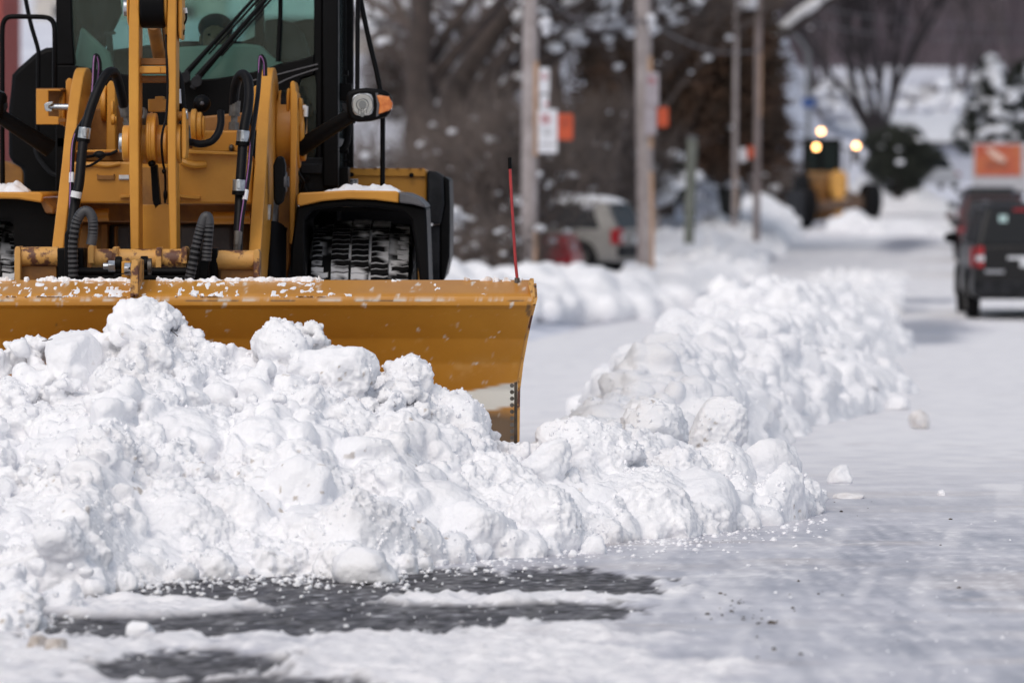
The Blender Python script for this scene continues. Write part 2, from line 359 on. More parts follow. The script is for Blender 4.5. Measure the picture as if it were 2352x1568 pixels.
def fuse(name, VF, voxel, mat_, fine=((.05, .018), (.02, .006)), dirtfn=None, keep=None, seed=0):
    """one solid snow mass out of many overlapping clods: voxel remesh, then fine lumps along the normals"""
    Vs, Fs, k = [], [], 0
    for V, Fc in VF:
        if Fc.shape[1] == 4: Fc = np.concatenate([Fc[:, [0, 1, 2]], Fc[:, [0, 2, 3]]])
        Vs.append(V); Fs.append(Fc+k); k += len(V)
    o = npmesh(name+'_raw', np.concatenate(Vs), np.concatenate(Fs), mat_)
    m = o.modifiers.new('r', 'REMESH'); m.mode = 'VOXEL'; m.voxel_size = voxel
    dg = bpy.context.evaluated_depsgraph_get(); me = bpy.data.meshes.new_from_object(o.evaluated_get(dg))
    bpy.data.objects.remove(o, do_unlink=True)
    n = len(me.vertices); V = np.empty(n*3, dtype=np.float32); me.vertices.foreach_get('co', V); V = V.reshape(-1, 3).astype(np.float64)
    N = np.empty(n*3, dtype=np.float32); me.vertices.foreach_get('normal', N); N = N.reshape(-1, 3)
    d = 0
    for i, (sz, amp) in enumerate(fine):
        d = d+amp*fbm(V/sz, 3, 31+i*7+seed, .6)*2.2
    msk = .25+1.1*sstep(-.15, .18, fbm(V*3.1, 3, 88))
    V2 = V+N*(d*msk)[:, None]
    me.vertices.foreach_set('co', V2.astype(np.float32).ravel())
    me.polygons.foreach_set('use_smooth', np.full(len(me.polygons), True))
    a = me.attributes.new('dirt', 'FLOAT', 'POINT')
    dv = dirtfn(V2) if dirtfn is not None else .06*sstep(.1, .3, fbm(V2*5, 3, 7))
    a.data.foreach_set('value', np.asarray(dv, dtype=np.float32))
    me.update(); me.materials.clear(); me.materials.append(mat_); me.name = name
    return link(bpy.data.objects.new(name, me))
def solid_hf(Xs, Ys, hf, bottom=-.2):
    X, Y, F = grid(Xs, Ys); Z = hf(X, Y); n = len(X)
    V = np.concatenate([np.stack([X, Y, Z], 1), np.stack([X, Y, np.full(n, bottom)+np.minimum(0, zroad(Y))], 1)])
    nu, nv = len(Xs), len(Ys); B = [F[:, ::-1] if False else F, (F+n)[:, ::-1]]
    idx = np.arange(n).reshape(nu, nv)
    for e in (idx[0, :], idx[-1, :][::-1], idx[:, 0][::-1], idx[:, -1]):
        B.append(np.stack([e[:-1], e[1:], e[1:]+n, e[:-1]+n], 1))
    return V, np.concatenate(B)

# --- the pile pushed up in front of the blade
DC = 20.95
def DCp(px): return np.interp(px, [1195, 1400, 1650, 1850, 1900], [20.95, 21.6, 22.2, 22.6, 22.6])
crest_px = [(-700, 900), (-300, 830), (-60, 815), (0, 802), (26, 806), (38, 780), (60, 768), (106, 772), (114, 802), (128, 800), (146, 770), (165, 755), (200, 752), (216, 756), (248, 762),
 (262, 735), (278, 715), (292, 690), (330, 681), (352, 690), (385, 700), (404, 728), (410, 748), (452, 752), (462, 775), (500, 790), (520, 800), (536, 788), (568, 818),
 (578, 800), (592, 768), (616, 755), (636, 728), (650, 726), (664, 742), (690, 748), (722, 738), (736, 758), (744, 792), (790, 795), (830, 828), (852, 852), (886, 856), (900, 826),
 (930, 818), (976, 838), (986, 878), (1030, 892), (1060, 905), (1100, 935), (1130, 985), (1144, 1008), (1200, 1016), (1260, 1012), (1330, 985), (1400, 975), (1480, 985), (1560, 1010), (1640, 1050),
 (1730, 1080), (1800, 1120), (1850, 1150), (1880, 1200)]
toe_px = [(-700, 1520), (-300, 1520), (0, 1490), (60, 1460), (140, 1415), (220, 1372), (310, 1345), (500, 1330), (700, 1322), (900, 1330), (1000, 1300), (1200, 1285), (1300, 1270), (1400, 1250), (1600, 1236), (1700, 1226),
 (1780, 1205), (1830, 1185), (1880, 1190)]
cx_, cz_ = zip(*[(PX(x, DCp(x)), PZ(y, DCp(x))) for x, y in crest_px]); cdc_ = [float(DCp(x)) for x, y in crest_px]
tx_, td_ = zip(*[(PX(x, FP*CAMH/(y-HZ)), FP*CAMH/(y-HZ)) for x, y in toe_px])
def pile_h(X, Y, drop=0.):
    zc = np.interp(X, cx_, cz_)-drop; td = np.interp(X, tx_, td_)
    dc = np.interp(X, cx_, cdc_)
    t = np.clip((dc-Y)/(dc-td), 0, 1.2)
    lf = sstep(-1.45, -2.2, X)
    h = np.maximum(zc, 0)*((1-t**1.25)*(1-lf)+lf*np.clip(1-t, 0, 1)**2.1*.98)-.5*np.maximum(t-1, 0)
    right = sstep(.05, .5, X)
    back = np.clip((Y-dc)/1.2, 0, 2)
    hb = np.where(Y > dc, zc-back*zc*right*1.1-(1-right)*np.clip(Y-dc, 0, 9)*3, h)
    fade = 1-sstep(1.52, 1.66, X)
    return hb*fade-.12*(1-fade)
rough_xy = lambda X, Y: .06*fbm(np.stack([X*3, Y*3, X*0], 1), 4, 15)
VF = [solid_hf(np.arange(-4.1, 1.8, .04), np.arange(17.6, 23.9, .04), lambda X, Y: np.where((Y > DC+.02)&(X < .02), -.10, np.maximum(pile_h(X, Y, .15)+rough_xy(X, Y), -.10)))]
def addc(x, y, z, r, planes=9, base=I3, st=None):
    st = st or rng.uniform(.75, 1.2, 3); V, Fc = chunk(r, base, planes if rng.random() < .6 else 5, stretch=st); VF.append((V+np.array([x, y, z]), Fc))
n_ok = 0
for i in range(1500):                                    # clods over the whole front face
    x = rng.uniform(-3.6, 1.5); td = float(np.interp(x, tx_, td_)); dc_ = float(np.interp(x, cx_, cdc_)); u = rng.uniform(0, 1)**.85; y = td+(dc_-td)*u
    r = float(np.clip(rng.lognormal(-2.62, .66), .025, .25)); h = float(pile_h(np.array([x]), np.array([y]))[0])
    if u > .72: r = min(r, .085)
    if x < -1.6 and u < .7: r = min(r, .085)
    if u < .12: r = min(r, .11)
    z = max(h-r*rng.uniform(.72, 1.15), r*.35)
    if u > .85: z = min(z, h-r*1.25)
    if -1.9 < x < .1 and u > .6: z = min(z, h-r*1.05)
    addc(x, y, z, r, int(rng.integers(6, 12)), I3 if r > .07 else I2)
for (px, py), (qx, qy) in zip(crest_px[2:-4], crest_px[3:-3]):   # lumps that make the skyline
    for t in np.arange(0, 1, max(.12, min(1., 16/abs(qx-px+1e-3)))):
        x_, y_ = px+(qx-px)*t, py+(qy-py)*t; r = rng.uniform(.028, .06) if rng.random() < .8 else rng.uniform(.06, .085)
        dq = float(DCp(x_)); d = dq-rng.uniform(.0, .16); addc(PX(x_, dq), d, PZ(y_, dq)-r*.86, r, 8, I2)
# blocks seen in the photograph: (px, py, distance, radius)
for px, py, d, r, st in ((345, 745, 20.85, .13, (1.2, .9, 1)), (300, 1010, 20.0, .17, (1.3, 1, .8)), (350, 1130, 19.4, .20, (1.3, 1, .9)), (560, 935, 20.4, .13, (1.2, 1, .8)), (655, 800, 20.75, .16, (1.1, .8, 1)),
    (790, 870, 20.5, .17, (1, 1, 1.1)), (600, 1040, 19.9, .15, (1.2, 1, 1)), (940, 870, 20.8, .11, (1.2, 1, .9)), (1060, 975, 20.7, .13, (1.2, 1, .8)), (170, 830, 20.7, .14, (1.2, 1, 1)), (150, 1040, 20.0, .2, (1.1, 1, 1.2)),
    (820, 1080, 19.8, .17, (1.2, 1, .9)), (700, 1130, 19.2, .17, (1.1, 1, 1)), (1020, 1220, 19.5, .12, (.9, 1, 1.2)), (960, 1060, 20.2, .15, (1.2, 1, 1)), (1240, 1080, 20.6, .15, (1.2, 1, .8)), (1370, 1040, 21.0, .2, (1.5, 1, .9)),
    (1180, 1190, 20.1, .17, (1.3, 1, .8)), (1420, 1160, 20.9, .17, (1.2, 1, .9)), (1560, 1110, 21.3, .17, (1.1, 1, 1)), (1650, 1100, 21.5, .17, (1, 1, 1.1)), (1770, 1085, 22.0, .17, (1.4, .9, .9)), (1700, 1170, 21.3, .14, (1.2, 1, .8)),
    (1500, 1000, 22.3, .18, (1.2, 1, .9)), (1640, 990, 23.0, .17, (1.2, 1, .8)), (480, 1240, 18.9, .15, (1.3, 1, .8)), (1150, 1240, 19.9, .11, (1.5, 1, .7)), (1740, 1200, 21.1, .10, (1.3, 1, .8)), (540, 1180, 19.2, .14, (1.2, 1, .9)), (60, 1200, 19.2, .15, (1.2, 1, 1))):
    p = at(px, py, d); addc(p.x, p.y, p.z, r, 8, I4, st)
def pdirt(V):
    q = .08*sstep(.05, .3, fbm(V*2.2, 3, 7)); g = sstep(.07, .0, V[:, 2])*sstep(.0, .25, fbm(V*7, 3, 19))*.25
    spots = sstep(.87, .90, vnoise(V*34, 3))*sstep(.6, .75, vnoise(V*3, 4))*.8
    return np.clip(q+g+spots, 0, 1)
tag(fuse('snow_pile', VF, .0105, M_snow, fine=((.085, .018), (.036, .014), (.016, .009)), dirtfn=pdirt), 'heap of broken snow clods pushed up against the yellow blade', 'snow pile', kind='stuff')

def surface_crumbs(name, src, n, rlo, rhi, label, ylim=99):
    o = bpy.data.objects[src]; me = o.data; k = len(me.vertices); V = np.empty(k*3, dtype=np.float32); N = V.copy(); me.vertices.foreach_get('co', V); me.vertices.foreach_get('normal', N); V = V.reshape(-1, 3).astype(float); N = N.reshape(-1, 3)
    ok = np.where((N[:, 2] > .05)&(N[:, 1] < .35)&(V[:, 1] < ylim)&(V[:, 2] > .01)&(fbm(V*3.3, 3, 99) > .02))[0]; i = rng.choice(ok, n); V0, F0 = ico(1); r = rng.uniform(rlo, rhi, n)*(.5+1.2*rng.random(n)**3)
    P = V[i]+N[i]*(r*.3)[:, None]; Q = (V0[None]*(1+.6*rng.random((n, len(V0), 1)))*r[:, None, None]+P[:, None]).reshape(-1, 3)
    F = (F0[None]+(np.arange(n)*len(V0))[:, None, None]).reshape(-1, 3); tag(npmesh(name, Q, F, M_snow, smooth=False), label, 'snow crumbs', kind='stuff')
surface_crumbs('pile_crumbs', 'snow_pile', 5500, .003, .008, 'loose crumbs of snow lying on the pile in front of the blade')
# --- windrow left beside the loader, running down the street
RID = [(23, .35, .5, .30), (25, .68, .50, .50), (28, 1.05, .68, .70), (31, 1.3, .88, .74), (35, 1.95, 1.30, .76), (40, 2.3, 1.35, .90), (46, 2.75, 1.25, 1.0), (51, 3.6, 1.25, .95), (56, 4.1, 1.1, .55), (64, 4.9, 1.0, .22), (78, 6.1, 1.1, .14), (96, 7.9, 1.2, .10)]
rD, rX, rW, rH = map(np.array, zip(*RID))
def rid_h(X, Y, drop=0.):
    c = np.interp(Y, rD, rX); wd = np.interp(Y, rD, rW); h = np.interp(Y, rD, rH)*(.74+.5*vnoise(np.stack([Y*.33, X*.5, Y*0], 1), 61))
    t = np.abs(X-c)/wd; g = np.interp(t, [0, .35, .7, 1.], [1, .88, .42, 0])
    return zroad(Y)+np.where(t < 1, (h-drop)*g, 0)-.16*sstep(.85, 1.05, t)-.02
def ridge(name, D0, D1, n, rr, voxel, fine, label):
    global VF
    Ys = np.arange(D0, D1, .05 if D1 < 45 else .16); Xs = np.arange(float(np.interp(D0, rD, rX))-1.5, float(np.interp(D1, rD, rX))+1.9, .05 if D1 < 45 else .16)
    VF = [solid_hf(Xs, Ys, lambda X, Y: rid_h(X, Y, .08)+.15*fbm(np.stack([X*1.3, Y*1.3, X*0], 1), 5, 15)-.03*(np.abs(X-np.interp(Y, rD, rX)) < .85*np.interp(Y, rD, rW)), -.45)]
    for i in range(n):
        y = rng.uniform(D0+.1, D1-.1); c, wd = np.interp(y, rD, rX), np.interp(y, rD, rW); u = rng.uniform(-1, 1)
        x = c+wd*u; r = float(np.clip(rng.lognormal(math.log(rr), .6), rr*.4, rr*3.2)); h = float(rid_h(np.array([x]), np.array([y]))[0])
        addc(x, y, h-r*rng.uniform(.35, 1.), r, 9, I2 if D1 > 45 else I3)
    return tag(fuse(name, VF, voxel, M_snow, fine), label, 'snow ridge', kind='stuff')
for px, py, d, r in ():
    pass
ridge('snow_ridge', 22.8, 41, 1500, .08, .022, ((.30, .075), (.11, .035)), 'ridge of cast snow clods running down the street beside the blade')
ridge('snow_windrow', 40.6, 95, 1500, .085, .05, ((.45, .10), (.16, .05)), 'blurred snow windrow continuing down the middle of the street')

surface_crumbs('ridge_crumbs', 'snow_ridge', 1300, .004, .011, 'loose crumbs of snow lying on the cast ridge beside the blade', 34)
# --- banks along the left kerb and other heaps far off
def bank(name, pts, label, voxel=.09, rr=.22, n=250):
    """pts: (px, D, half width m, height m)"""
    global VF
    q = [(d, PX(p, d), wd, h) for p, d, wd, h in pts]; a = np.array(q)
    L = np.concatenate([[0], np.cumsum(np.hypot(np.diff(a[:, 0]), np.diff(a[:, 1])))]); VF = []
    for i in range(n):
        s = rng.uniform(0, L[-1]); d, x, wd, h = [np.interp(s, L, a[:, k]) for k in range(4)]
        u = rng.uniform(-1, 1); r = float(np.clip(rng.lognormal(math.log(rr), .35), rr*.5, rr*2)); g = 1-abs(u)**1.6
        zz = float(hill(np.array([x]), np.array([d]))[0])
        addc(x+u*wd, d+rng.uniform(-1, 1)*wd*.6, zz+max(h*g-r*.7, 0), r*1.15, 8, I2)
    for s in np.arange(0, L[-1]+.01, .45):
        d, x, wd, h = [np.interp(s, L, a[:, k]) for k in range(4)]; V, Fc = I3
        zz = float(hill(np.array([x]), np.array([d]))[0])
        VF.append((V*np.array([wd*.9, wd*.7, h*.82])*(1+.2*fbm(V*2+s, 2, 3))[:, None]+np.array([x, d, zz]), Fc))
    return tag(fuse(name, VF, voxel, M_snow, ((.4, .05), (.15, .03))), label, 'snow bank', kind='stuff')
bank('snow_bank', [(900, 62, 1.2, .45), (1050, 64, 1.3, .62), (1160, 66, 1.2, .50), (1260, 68, 1.5, .80), (1330, 71, 1.4, .66), (1420, 75, 1.3, .38)], 'lumpy snow bank at the foot of the nearest utility pole', n=320)
bank('snow_bank', [(1440, 78, 1.3, .22), (1500, 82, 1.5, .42), (1570, 90, 1.4, .42), (1620, 102, 1.4, .45), (1680, 118, 1.5, .72), (1735, 146, 1.5, .9), (1762, 156, .9, .95)], 'white snow bank along the kerb between second utility pole and grader', n=360)
bank('snow_bank', [(1560, 106, 1.8, .6), (1620, 114, 1.6, .7), (1750, 150, 1.2, 1.1)], 'snow bank in front of the dark waste bin', n=160)
bank('snow_bank', [(2040, 186, 2.2, 1.2), (2110, 184, 2.0, .9), (1990, 190, 2.0, 1.6)], 'snow bank below the dark round shrub by the far grader', voxel=.12, rr=.35, n=120)
bank('snow_bank', [(1956, 152, .6, .72), (1968, 150, .8, .62), (2000, 150, 1.2, .36), (2080, 146, 1.8, .5), (2135, 140, 1.5, .35)], 'snow heap in front of the right wheel of the far grader', voxel=.1, rr=.28, n=200)

# --- loose lumps lying on the street, each one its own thing
def lump(px, py_base, wpx, hpx, label, dirt=0., name='snow_lump', m=None, planes=8, group='loose snow lumps on the street', cat='snow lump', D=None):
    D = D or FP*CAMH/(py_base-HZ); sx = wpx/FP*D/2; sz = hpx/FP*D/2
    V, Fc = I4; n = rng.normal(size=(planes, 3)); n /= np.linalg.norm(n, axis=1)[:, None]; p = rng.uniform(.55, .97, planes)
    rad = np.minimum((p[None]/np.maximum(V@n.T, .05)).min(1), 1.05); off = rng.uniform(0, 50, 3)
    rad = rad*.85+.12+.36*fbm(V*1.9+off, 4, 2, .6)+.10*fbm(V*7+off, 3, 5)
    V = V*rad[:, None]; V /= np.abs(V).max(0)
    V = V*np.array([sx, (sx*.6+sz*.4), sz]); V[:, 2] = np.maximum(V[:, 2], -sz*.5)*1.28
    zz = float(zroad(D))+.010
    dv = np.clip(dirt*(1+1.5*fbm(V*30, 3, 4)), 0, 1)
    return tag(npmesh(name, V+np.array([PX(px, D), D, zz+sz*.56]), Fc, m or M_snow, org=(PX(px, D), D, zz), attrs={'dirt': dv}), label, cat, group)
lump(846, 1338, 172, 96, 'biggest loose snow boulder at the front foot of the pile')
lump(327, 1468, 78, 46, 'rounded snow lump sitting alone on the dark wet asphalt')
lump(287, 1362, 62, 54, 'snow lump at the edge of the asphalt below the left of the pile')
lump(1790, 1190, 132, 74, 'large flat topped snow block at the right tip of the pile')
lump(1930, 1112, 64, 46, 'lone white snow lump on the ice right of the pile')
lump(1878, 1152, 52, 30, 'small low snow lump between the pile tip and the lone lump')
lump(1950, 1148, 76, 16, 'thin flat snow slab with a dirty end lying on the ice', .25)
lump(2111, 958, 52, 46, 'dirty brownish snow lump far out on the ice by the ridge', .38)
lump(2163, 1142, 20, 15, 'little snow crumb alone in the right part of the road')
lump(1362, 1276, 66, 48, 'round snow lump at the foot of the pile where the ground turns dark')
lump(1560, 1236, 58, 42, 'round snow lump in front of the right half of the pile')
lump(1315, 1284, 24, 20, 'tiny snow piece in front of the round lump at the pile foot')
lump(1105, 1290, 60, 44, 'snow lump at the pile foot right of the biggest boulder')
lump(1015, 1302, 34, 16, 'flat snow piece just right of the biggest boulder')
lump(222, 1355, 18, 20, 'small snow piece beside the left asphalt edge lump')
lump(2060, 905, 60, 40, 'snow lump resting against the right foot of the ridge')
lump(1745, 965, 110, 60, 'rounded snow boulder at the right foot of the ridge')
lump(85, 1502, 52, 42, 'left one of two dirty grey brown slush clods near the bottom corner', .75, planes=12)
lump(133, 1510, 70, 50, 'right one of two dirty grey brown slush clods near the bottom corner', .7, planes=12)
M_stone = mat('stone', (.085, .065, .045), .85, col2=(.05, .04, .03), scale=20, bump=.4)
lump(1775, 1438, 26, 9, 'flat brown stone lying on the ice near the right lower area', 0, 'stone', M_stone, group='small stones on the ice', cat='stone')
lump(1778, 1500, 11, 9, 'dark pebble on the ice below the flat brown stone', 0, 'stone', M_stone, group='small stones on the ice', cat='stone')
lump(1840, 1510, 12, 6, 'thin reddish brown pebble right of the dark pebble', 0, 'stone', M_stone, group='small stones on the ice', cat='stone')
lump(1655, 1370, 12, 6, 'little brown stone above a scatter of grit in the ice', 0, 'stone', M_stone, group='small stones on the ice', cat='stone')
def crumbs(name, n, fn, m, label, cat, rlo, rhi):
    Vs, Fs, k = [], [], 0; V0, F0 = I1
    for i in range(n):
        px, py = fn(); D = FP*CAMH/(py-HZ); r = float(rng.uniform(rlo, rhi)**1)*(.5+rng.random()**3*1.3)
        V = V0*(1+.5*rng.random((len(V0), 1)))*r*np.array([1.2, 1.2, .8]); Vs.append(V+np.array([PX(px, D), D, float(zroad(D))+.010+r*.35])); Fs.append(F0+k); k += len(V)
    tag(npmesh(name, np.concatenate(Vs), np.concatenate(Fs), m, smooth=False), label, cat, kind='stuff')
def near_toe():
    x = rng.uniform(-100, 1900); y = np.interp(x, [p[0] for p in toe_px], [p[1] for p in toe_px]); return x, y+abs(rng.normal(0, 22))-6
def anywhere():
    x = rng.uniform(-50, 2400); y = rng.uniform(1180, 1565); return x, (y if x > 1500 or y > 1330 else 1340+rng.uniform(0, 200))
crumbs('snow_crumbs', 1300, near_toe, M_snow, 'small snow crumbs scattered along the foot of the pile', 'snow crumbs', .003, .010)
crumbs('snow_grains', 420, anywhere, M_snow, 'fine snow grains scattered over the icy street', 'snow crumbs', .002, .005)
def gritf():
    if rng.random() < .5: return rng.normal(1720, 70), rng.uniform(1370, 1440)
    return rng.uniform(1500, 2350), rng.uniform(1150, 1560)
crumbs('road_grit', 150, gritf, M_stone, 'dark grit specks frozen into the ice of the street', 'grit', .0015, .005)
M_twig = mat('twig_bark', (.05, .035, .025), .9)
Vt_, Ft_, kt = [], [], 0
for x, y, D_, an, ln in ((97, 768+595-420-160, 20.6, .2, .05), (410, 1052, 19.7, .4, .05), (394, 700+60, 20.75, -.7, .04), (700, 1120, 19.2, .9, .03), (560, 900, 20.5, 1.2, .04), (1060, 1255, 19.9, 1.5, .02), (730, 930, 20.4, 1.3, .03)):
    q = MB(); p_ = at(x, y, D_-.12); q.tube([p_, p_+Vector((math.cos(an)*ln*.5, -.01, math.sin(an)*ln*.4)), p_+Vector((math.cos(an)*ln, 0, math.sin(an)*ln))], .0022, 5); Vt_ += q.v; Ft_ += [tuple(i+kt for i in f) for f in q.f]; kt = len(Vt_)
q = MB(); q.v = Vt_; q.f = Ft_; tag(q.build('twig_debris', M_twig), 'tiny dark twigs stuck in the snow pile', 'twigs', kind='stuff')
# ------------------------------------------------------------------ wheel loader
LX = -1.86
L = thing('wheel_loader', 'yellow wheel loader with wide snow blade and black cab facing the camera', 'wheel loader', (LX, 23.4, 0))
# --- blade
DB = 21.3
prof = [(0.0, 1.192, 21.50), (.06, 1.184, 21.47), (.12, 1.13, 21.27), (.135, 1.122, 21.255), (.19, 1.098, 21.255), (.20, 1.090, 21.275), (.3, 1.02, 21.33), (.4, .93, 21.40), (.5, .80, 21.46), (.6, .66, 21.49), (.7, .50, 21.47), (.8, .34, 21.42), (.9, .18, 21.33), (1., .03, 21.22)]
pt, pz, pd = map(np.array, zip(*prof))
tt = np.concatenate([np.linspace(0, .21, 26)[:-1], np.linspace(.21, 1, 80)])
def xr_of(z):   # right end of the blade in metres; the wing narrows downwards
    py = HZ+(CAMH-z)*FP/DB
    return PX(np.interp(py, [640, 652, 684, 740, 800, 880, 1015, 1200], [1226, 1226, 1228, 1214, 1202, 1189, 1187, 1185]), DB)
us = np.linspace(0, 1, 420); XL = LX-(PX(1225, DB)-LX)
T, U, F = grid(tt, us)
z0 = np.interp(T, pt, pz); d0 = np.interp(T, pt, pd); x0 = XL+(xr_of(z0)-XL)*U
Pn = np.stack([x0*1., z0, z0*0], 1)
x1 = x0; pyv = HZ+(CAMH-z0)*FP/DB; pxv = x0*FP/DB+W_/2
frost = sstep(.35, .75, np.exp(-((pxv-1125)/78)**4-((pyv-(918+.2*(1130-pxv)))/30)**4)*1.1+.55*fbm(Pn*np.array([9, 22, 1]), 4, 8))
frost = np.maximum(frost, .8*sstep(.27, .38, fbm(Pn*np.array([30, 40, 1]), 3, 12)+.10*np.exp(-((pyv-668)/12)**2)))
frost = np.maximum(frost, sstep(.0, .14, fbm(Pn*np.array([16, 3, 1]), 5, 22, .65)+.02)*np.exp(-((pyv-689)/2.2)**2)*.75)
dirt = sstep(930, 968, pyv-.25*(pxv-1130)+25*fbm(Pn*8, 3, 6))*sstep(1040, 1120, pxv)*.9
dirt = np.maximum(dirt, .9*np.exp(-((pyv-690)/1.6)**2)*sstep(.05, .12, fbm(Pn*np.array([7, 2, 1]), 3, 44)))
dirt = np.maximum(dirt, .7*sstep(.16, .22, fbm(Pn*np.array([25, 14, 1]), 4, 81)+.14*sstep(1195, 1226, pxv)-.06-.12*(pyv < 655)-.14*sstep(1195, 1150, pxv)))
scf = np.clip(sstep(.24, .36, fbm(np.stack([pxv*.01+pyv*.004, pyv*.05+pxv*.01, pxv*0], 1)*3, 4, 55))*.25+.5*np.exp(-((pyv-848)/22)**2)*sstep(980, 1080, pxv)*sstep(-.1, .2, fbm(Pn*12, 3, 2)), 0, 1)
bl = npmesh('blade', np.stack([x0, d0, z0], 1), F[:, ::-1], M_blade, L, attrs={'frost': frost, 'dirt': dirt, 'scuff': scf}, sharp=40)
so = bl.modifiers.new('solid', 'SOLIDIFY'); so.thickness = .02; so.offset = -1
# end plate (thin rim on the right end), its bolts, cutting edge
e = MB(); rim = [(xr_of(np.array(z)), d, z) for _, z, d in prof]
for (xa, da, za), (xb, db, zb) in zip(rim[:-1], rim[1:]):
    a = [(xa-.004, da-.02, za), (xa+.014, da-.02, za), (xa+.014, da+.10, za), (xa-.004, da+.10, za)]; b = [(xb-.004, db-.02, zb), (xb+.014, db-.02, zb), (xb+.014, db+.10, zb), (xb-.004, db+.10, zb)]
    k = len(e.v); e.add(a+b, [(0, 1, 5, 4), (1, 2, 6, 5), (2, 3, 7, 6), (3, 0, 4, 7), (0, 3, 2, 1), (4, 5, 6, 7)])
e.ppx([(1213, 652), (1218, 641), (1226, 641), (1229, 684), (1222, 690)], 21.24, .2)
ep = e.build('end_plate', M_yelr, bl)
e = MB()
for y in range(885, 1012, 15): e.cyl(at(1176, y, 21.33), at(1176, y, 21.28), .011, 8)
e.build('bolt_row', M_steeld, bl, label='vertical row of bolts down the worn end of the blade')
e = MB(); e.ppx([(1181, 880), (1188, 878), (1189, 1150), (1181, 1150)], 21.2, .1); e.build('side_edge', mat('worn_edge', (.10, .075, .055), .6, metal=.4, col2=(.035, .028, .022), scale=22), bl)
e = MB(); e.prism([(XL, 21.20, .0), (XL, 21.20, .17), (XL, 21.16, .17), (XL, 21.14, .0)], (xr_of(np.array(.1))-XL, 0, 0)); e.build('cutting_edge', M_steeld, bl)
# scratches and a long crack in the paint
e = MB()
def crk(pts, r=.0016): e.tube([at(x, y, 21.29+np.interp(y, [690, 740, 780], [0, .075, .1])) for x, y in pts], r, 4)
crk([(1104, 734), (1130, 733), (1132, 736), (1152, 737), (1178, 738), (1207, 740)]); crk([(1182, 732), (1192, 724), (1203, 716), (1206, 700)]); crk([(958, 674), (1002, 675)]); crk([(770, 688), (800, 689), (960, 690), (1075, 691)], .0012)
e.build('crack', M_blk, bl)
e = MB(); e.ppx([(299, 682), (300, 612), (303, 598), (309, 596), (317, 600), (317, 678), (312, 683), (308, 676), (304, 684)], 21.2, .34); e.build('centre_plate', M_yelr, bl, bev=.003)
e = MB()
for s0, s1 in (((926, 787), (1143, 701)), ((995, 752), (1060, 727)), ((560, 735), (610, 700)), ((70, 712), (118, 690)), ((870, 880), (985, 872)), ((1030, 850), (1120, 846))):
    n_ = 8; e.tube([at(s0[0]+(s1[0]-s0[0])*k/n_, s0[1]+(s1[1]-s0[1])*k/n_, 0)*0+Vector((PX(s0[0]+(s1[0]-s0[0])*k/n_, 21.35), float(np.interp(PZ(s0[1]+(s1[1]-s0[1])*k/n_, 21.38), pz[::-1], pd[::-1]))-.001, PZ(s0[1]+(s1[1]-s0[1])*k/n_, 21.38))) for k in range(n_+1)], .0016, 4)
e.build('scratch', mat('scratched_paint', (.72, .45, .20), .6), bl)
# red marker rod
e = MB(); e.tube(spx([(1188, 642, 21.45), (1184, 600, 21.45), (1179, 520, 21.45), (1175, 455, 21.45), (1171.5, 385, 21.45)], 5), .0078, 8)
rd = e.build('marker_rod', M_red, L); e = MB(); e.tube([at(1171.5, 388, 21.45), at(1170.6, 362, 21.45)], .0095, 8); e.build('rod_cap', M_blk, rd)
e = MB(); e.tube([at(1187.5, 652, 21.45), at(1187.8, 638, 21.45)], .013, 8); e.build('rod_socket', M_steeld, rd)
# --- lift arms: constant thickness plates, the side profile drawn in (distance, height)
armp = [(22.02, 1.0), (22.12, 1.18), (22.32, 1.38), (22.75, 1.765), (22.95, 1.97), (23.12, 2.12), (23.28, 2.235), (23.42, 2.305), (23.58, 2.335), (23.78, 2.32), (24.0, 2.22), (24.15, 2.02), (24.15, 1.75), (23.9, 1.6), (23.4, 1.5), (23.1, 1.36), (22.8, 1.15), (22.5, .95), (22.2, .86)]
def catmull2(p, n=5):
    q = spline([(a, b, 0) for a, b in p], n); return [(v.x, v.y) for v in q]
for xa, xb in ((-2.405, -2.345), (-1.375, -1.312)):
    e = MB(); e.pyz(catmull2(armp), xa, xb); a_ = e.build('lift_arm', M_yel, L, bev=.006, smooth=25)
    e = MB(); s_ = 1 if xa > -2 else -1
    e.cyl((xb, 23.85, 1.98), (xb+.13, 23.85, 1.98), .20, 28); e.cyl((xb+.13, 23.85, 1.98), (xb+.16, 23.85, 1.98), .16, 28); e.build('pivot_boss', M_yel, a_, bev=.008)
# black pin plate with washers on the outer face of the right arm
e = MB()
ov = [(634, 362), (643, 358), (651, 362), (655, 378), (655, 445), (650, 462), (640, 472), (632, 470), (628, 455), (627, 380)]
e.ppx(ov, 22.9, .12); pp = e.build('pin_plate', M_blk, L, bev=.01)
e = MB(); e.xcyl(653, 659, 418, 22.95, .055, 20); e.xcyl(659, 664, 418, 22.95, .03, 6); e.build('pin_washer', M_gry, pp)
e = MB(); e.ppx([(612, 470), (622, 470), (620, 505), (611, 505)], 22.95, .1); e.build('lock_rod', M_steel, L)
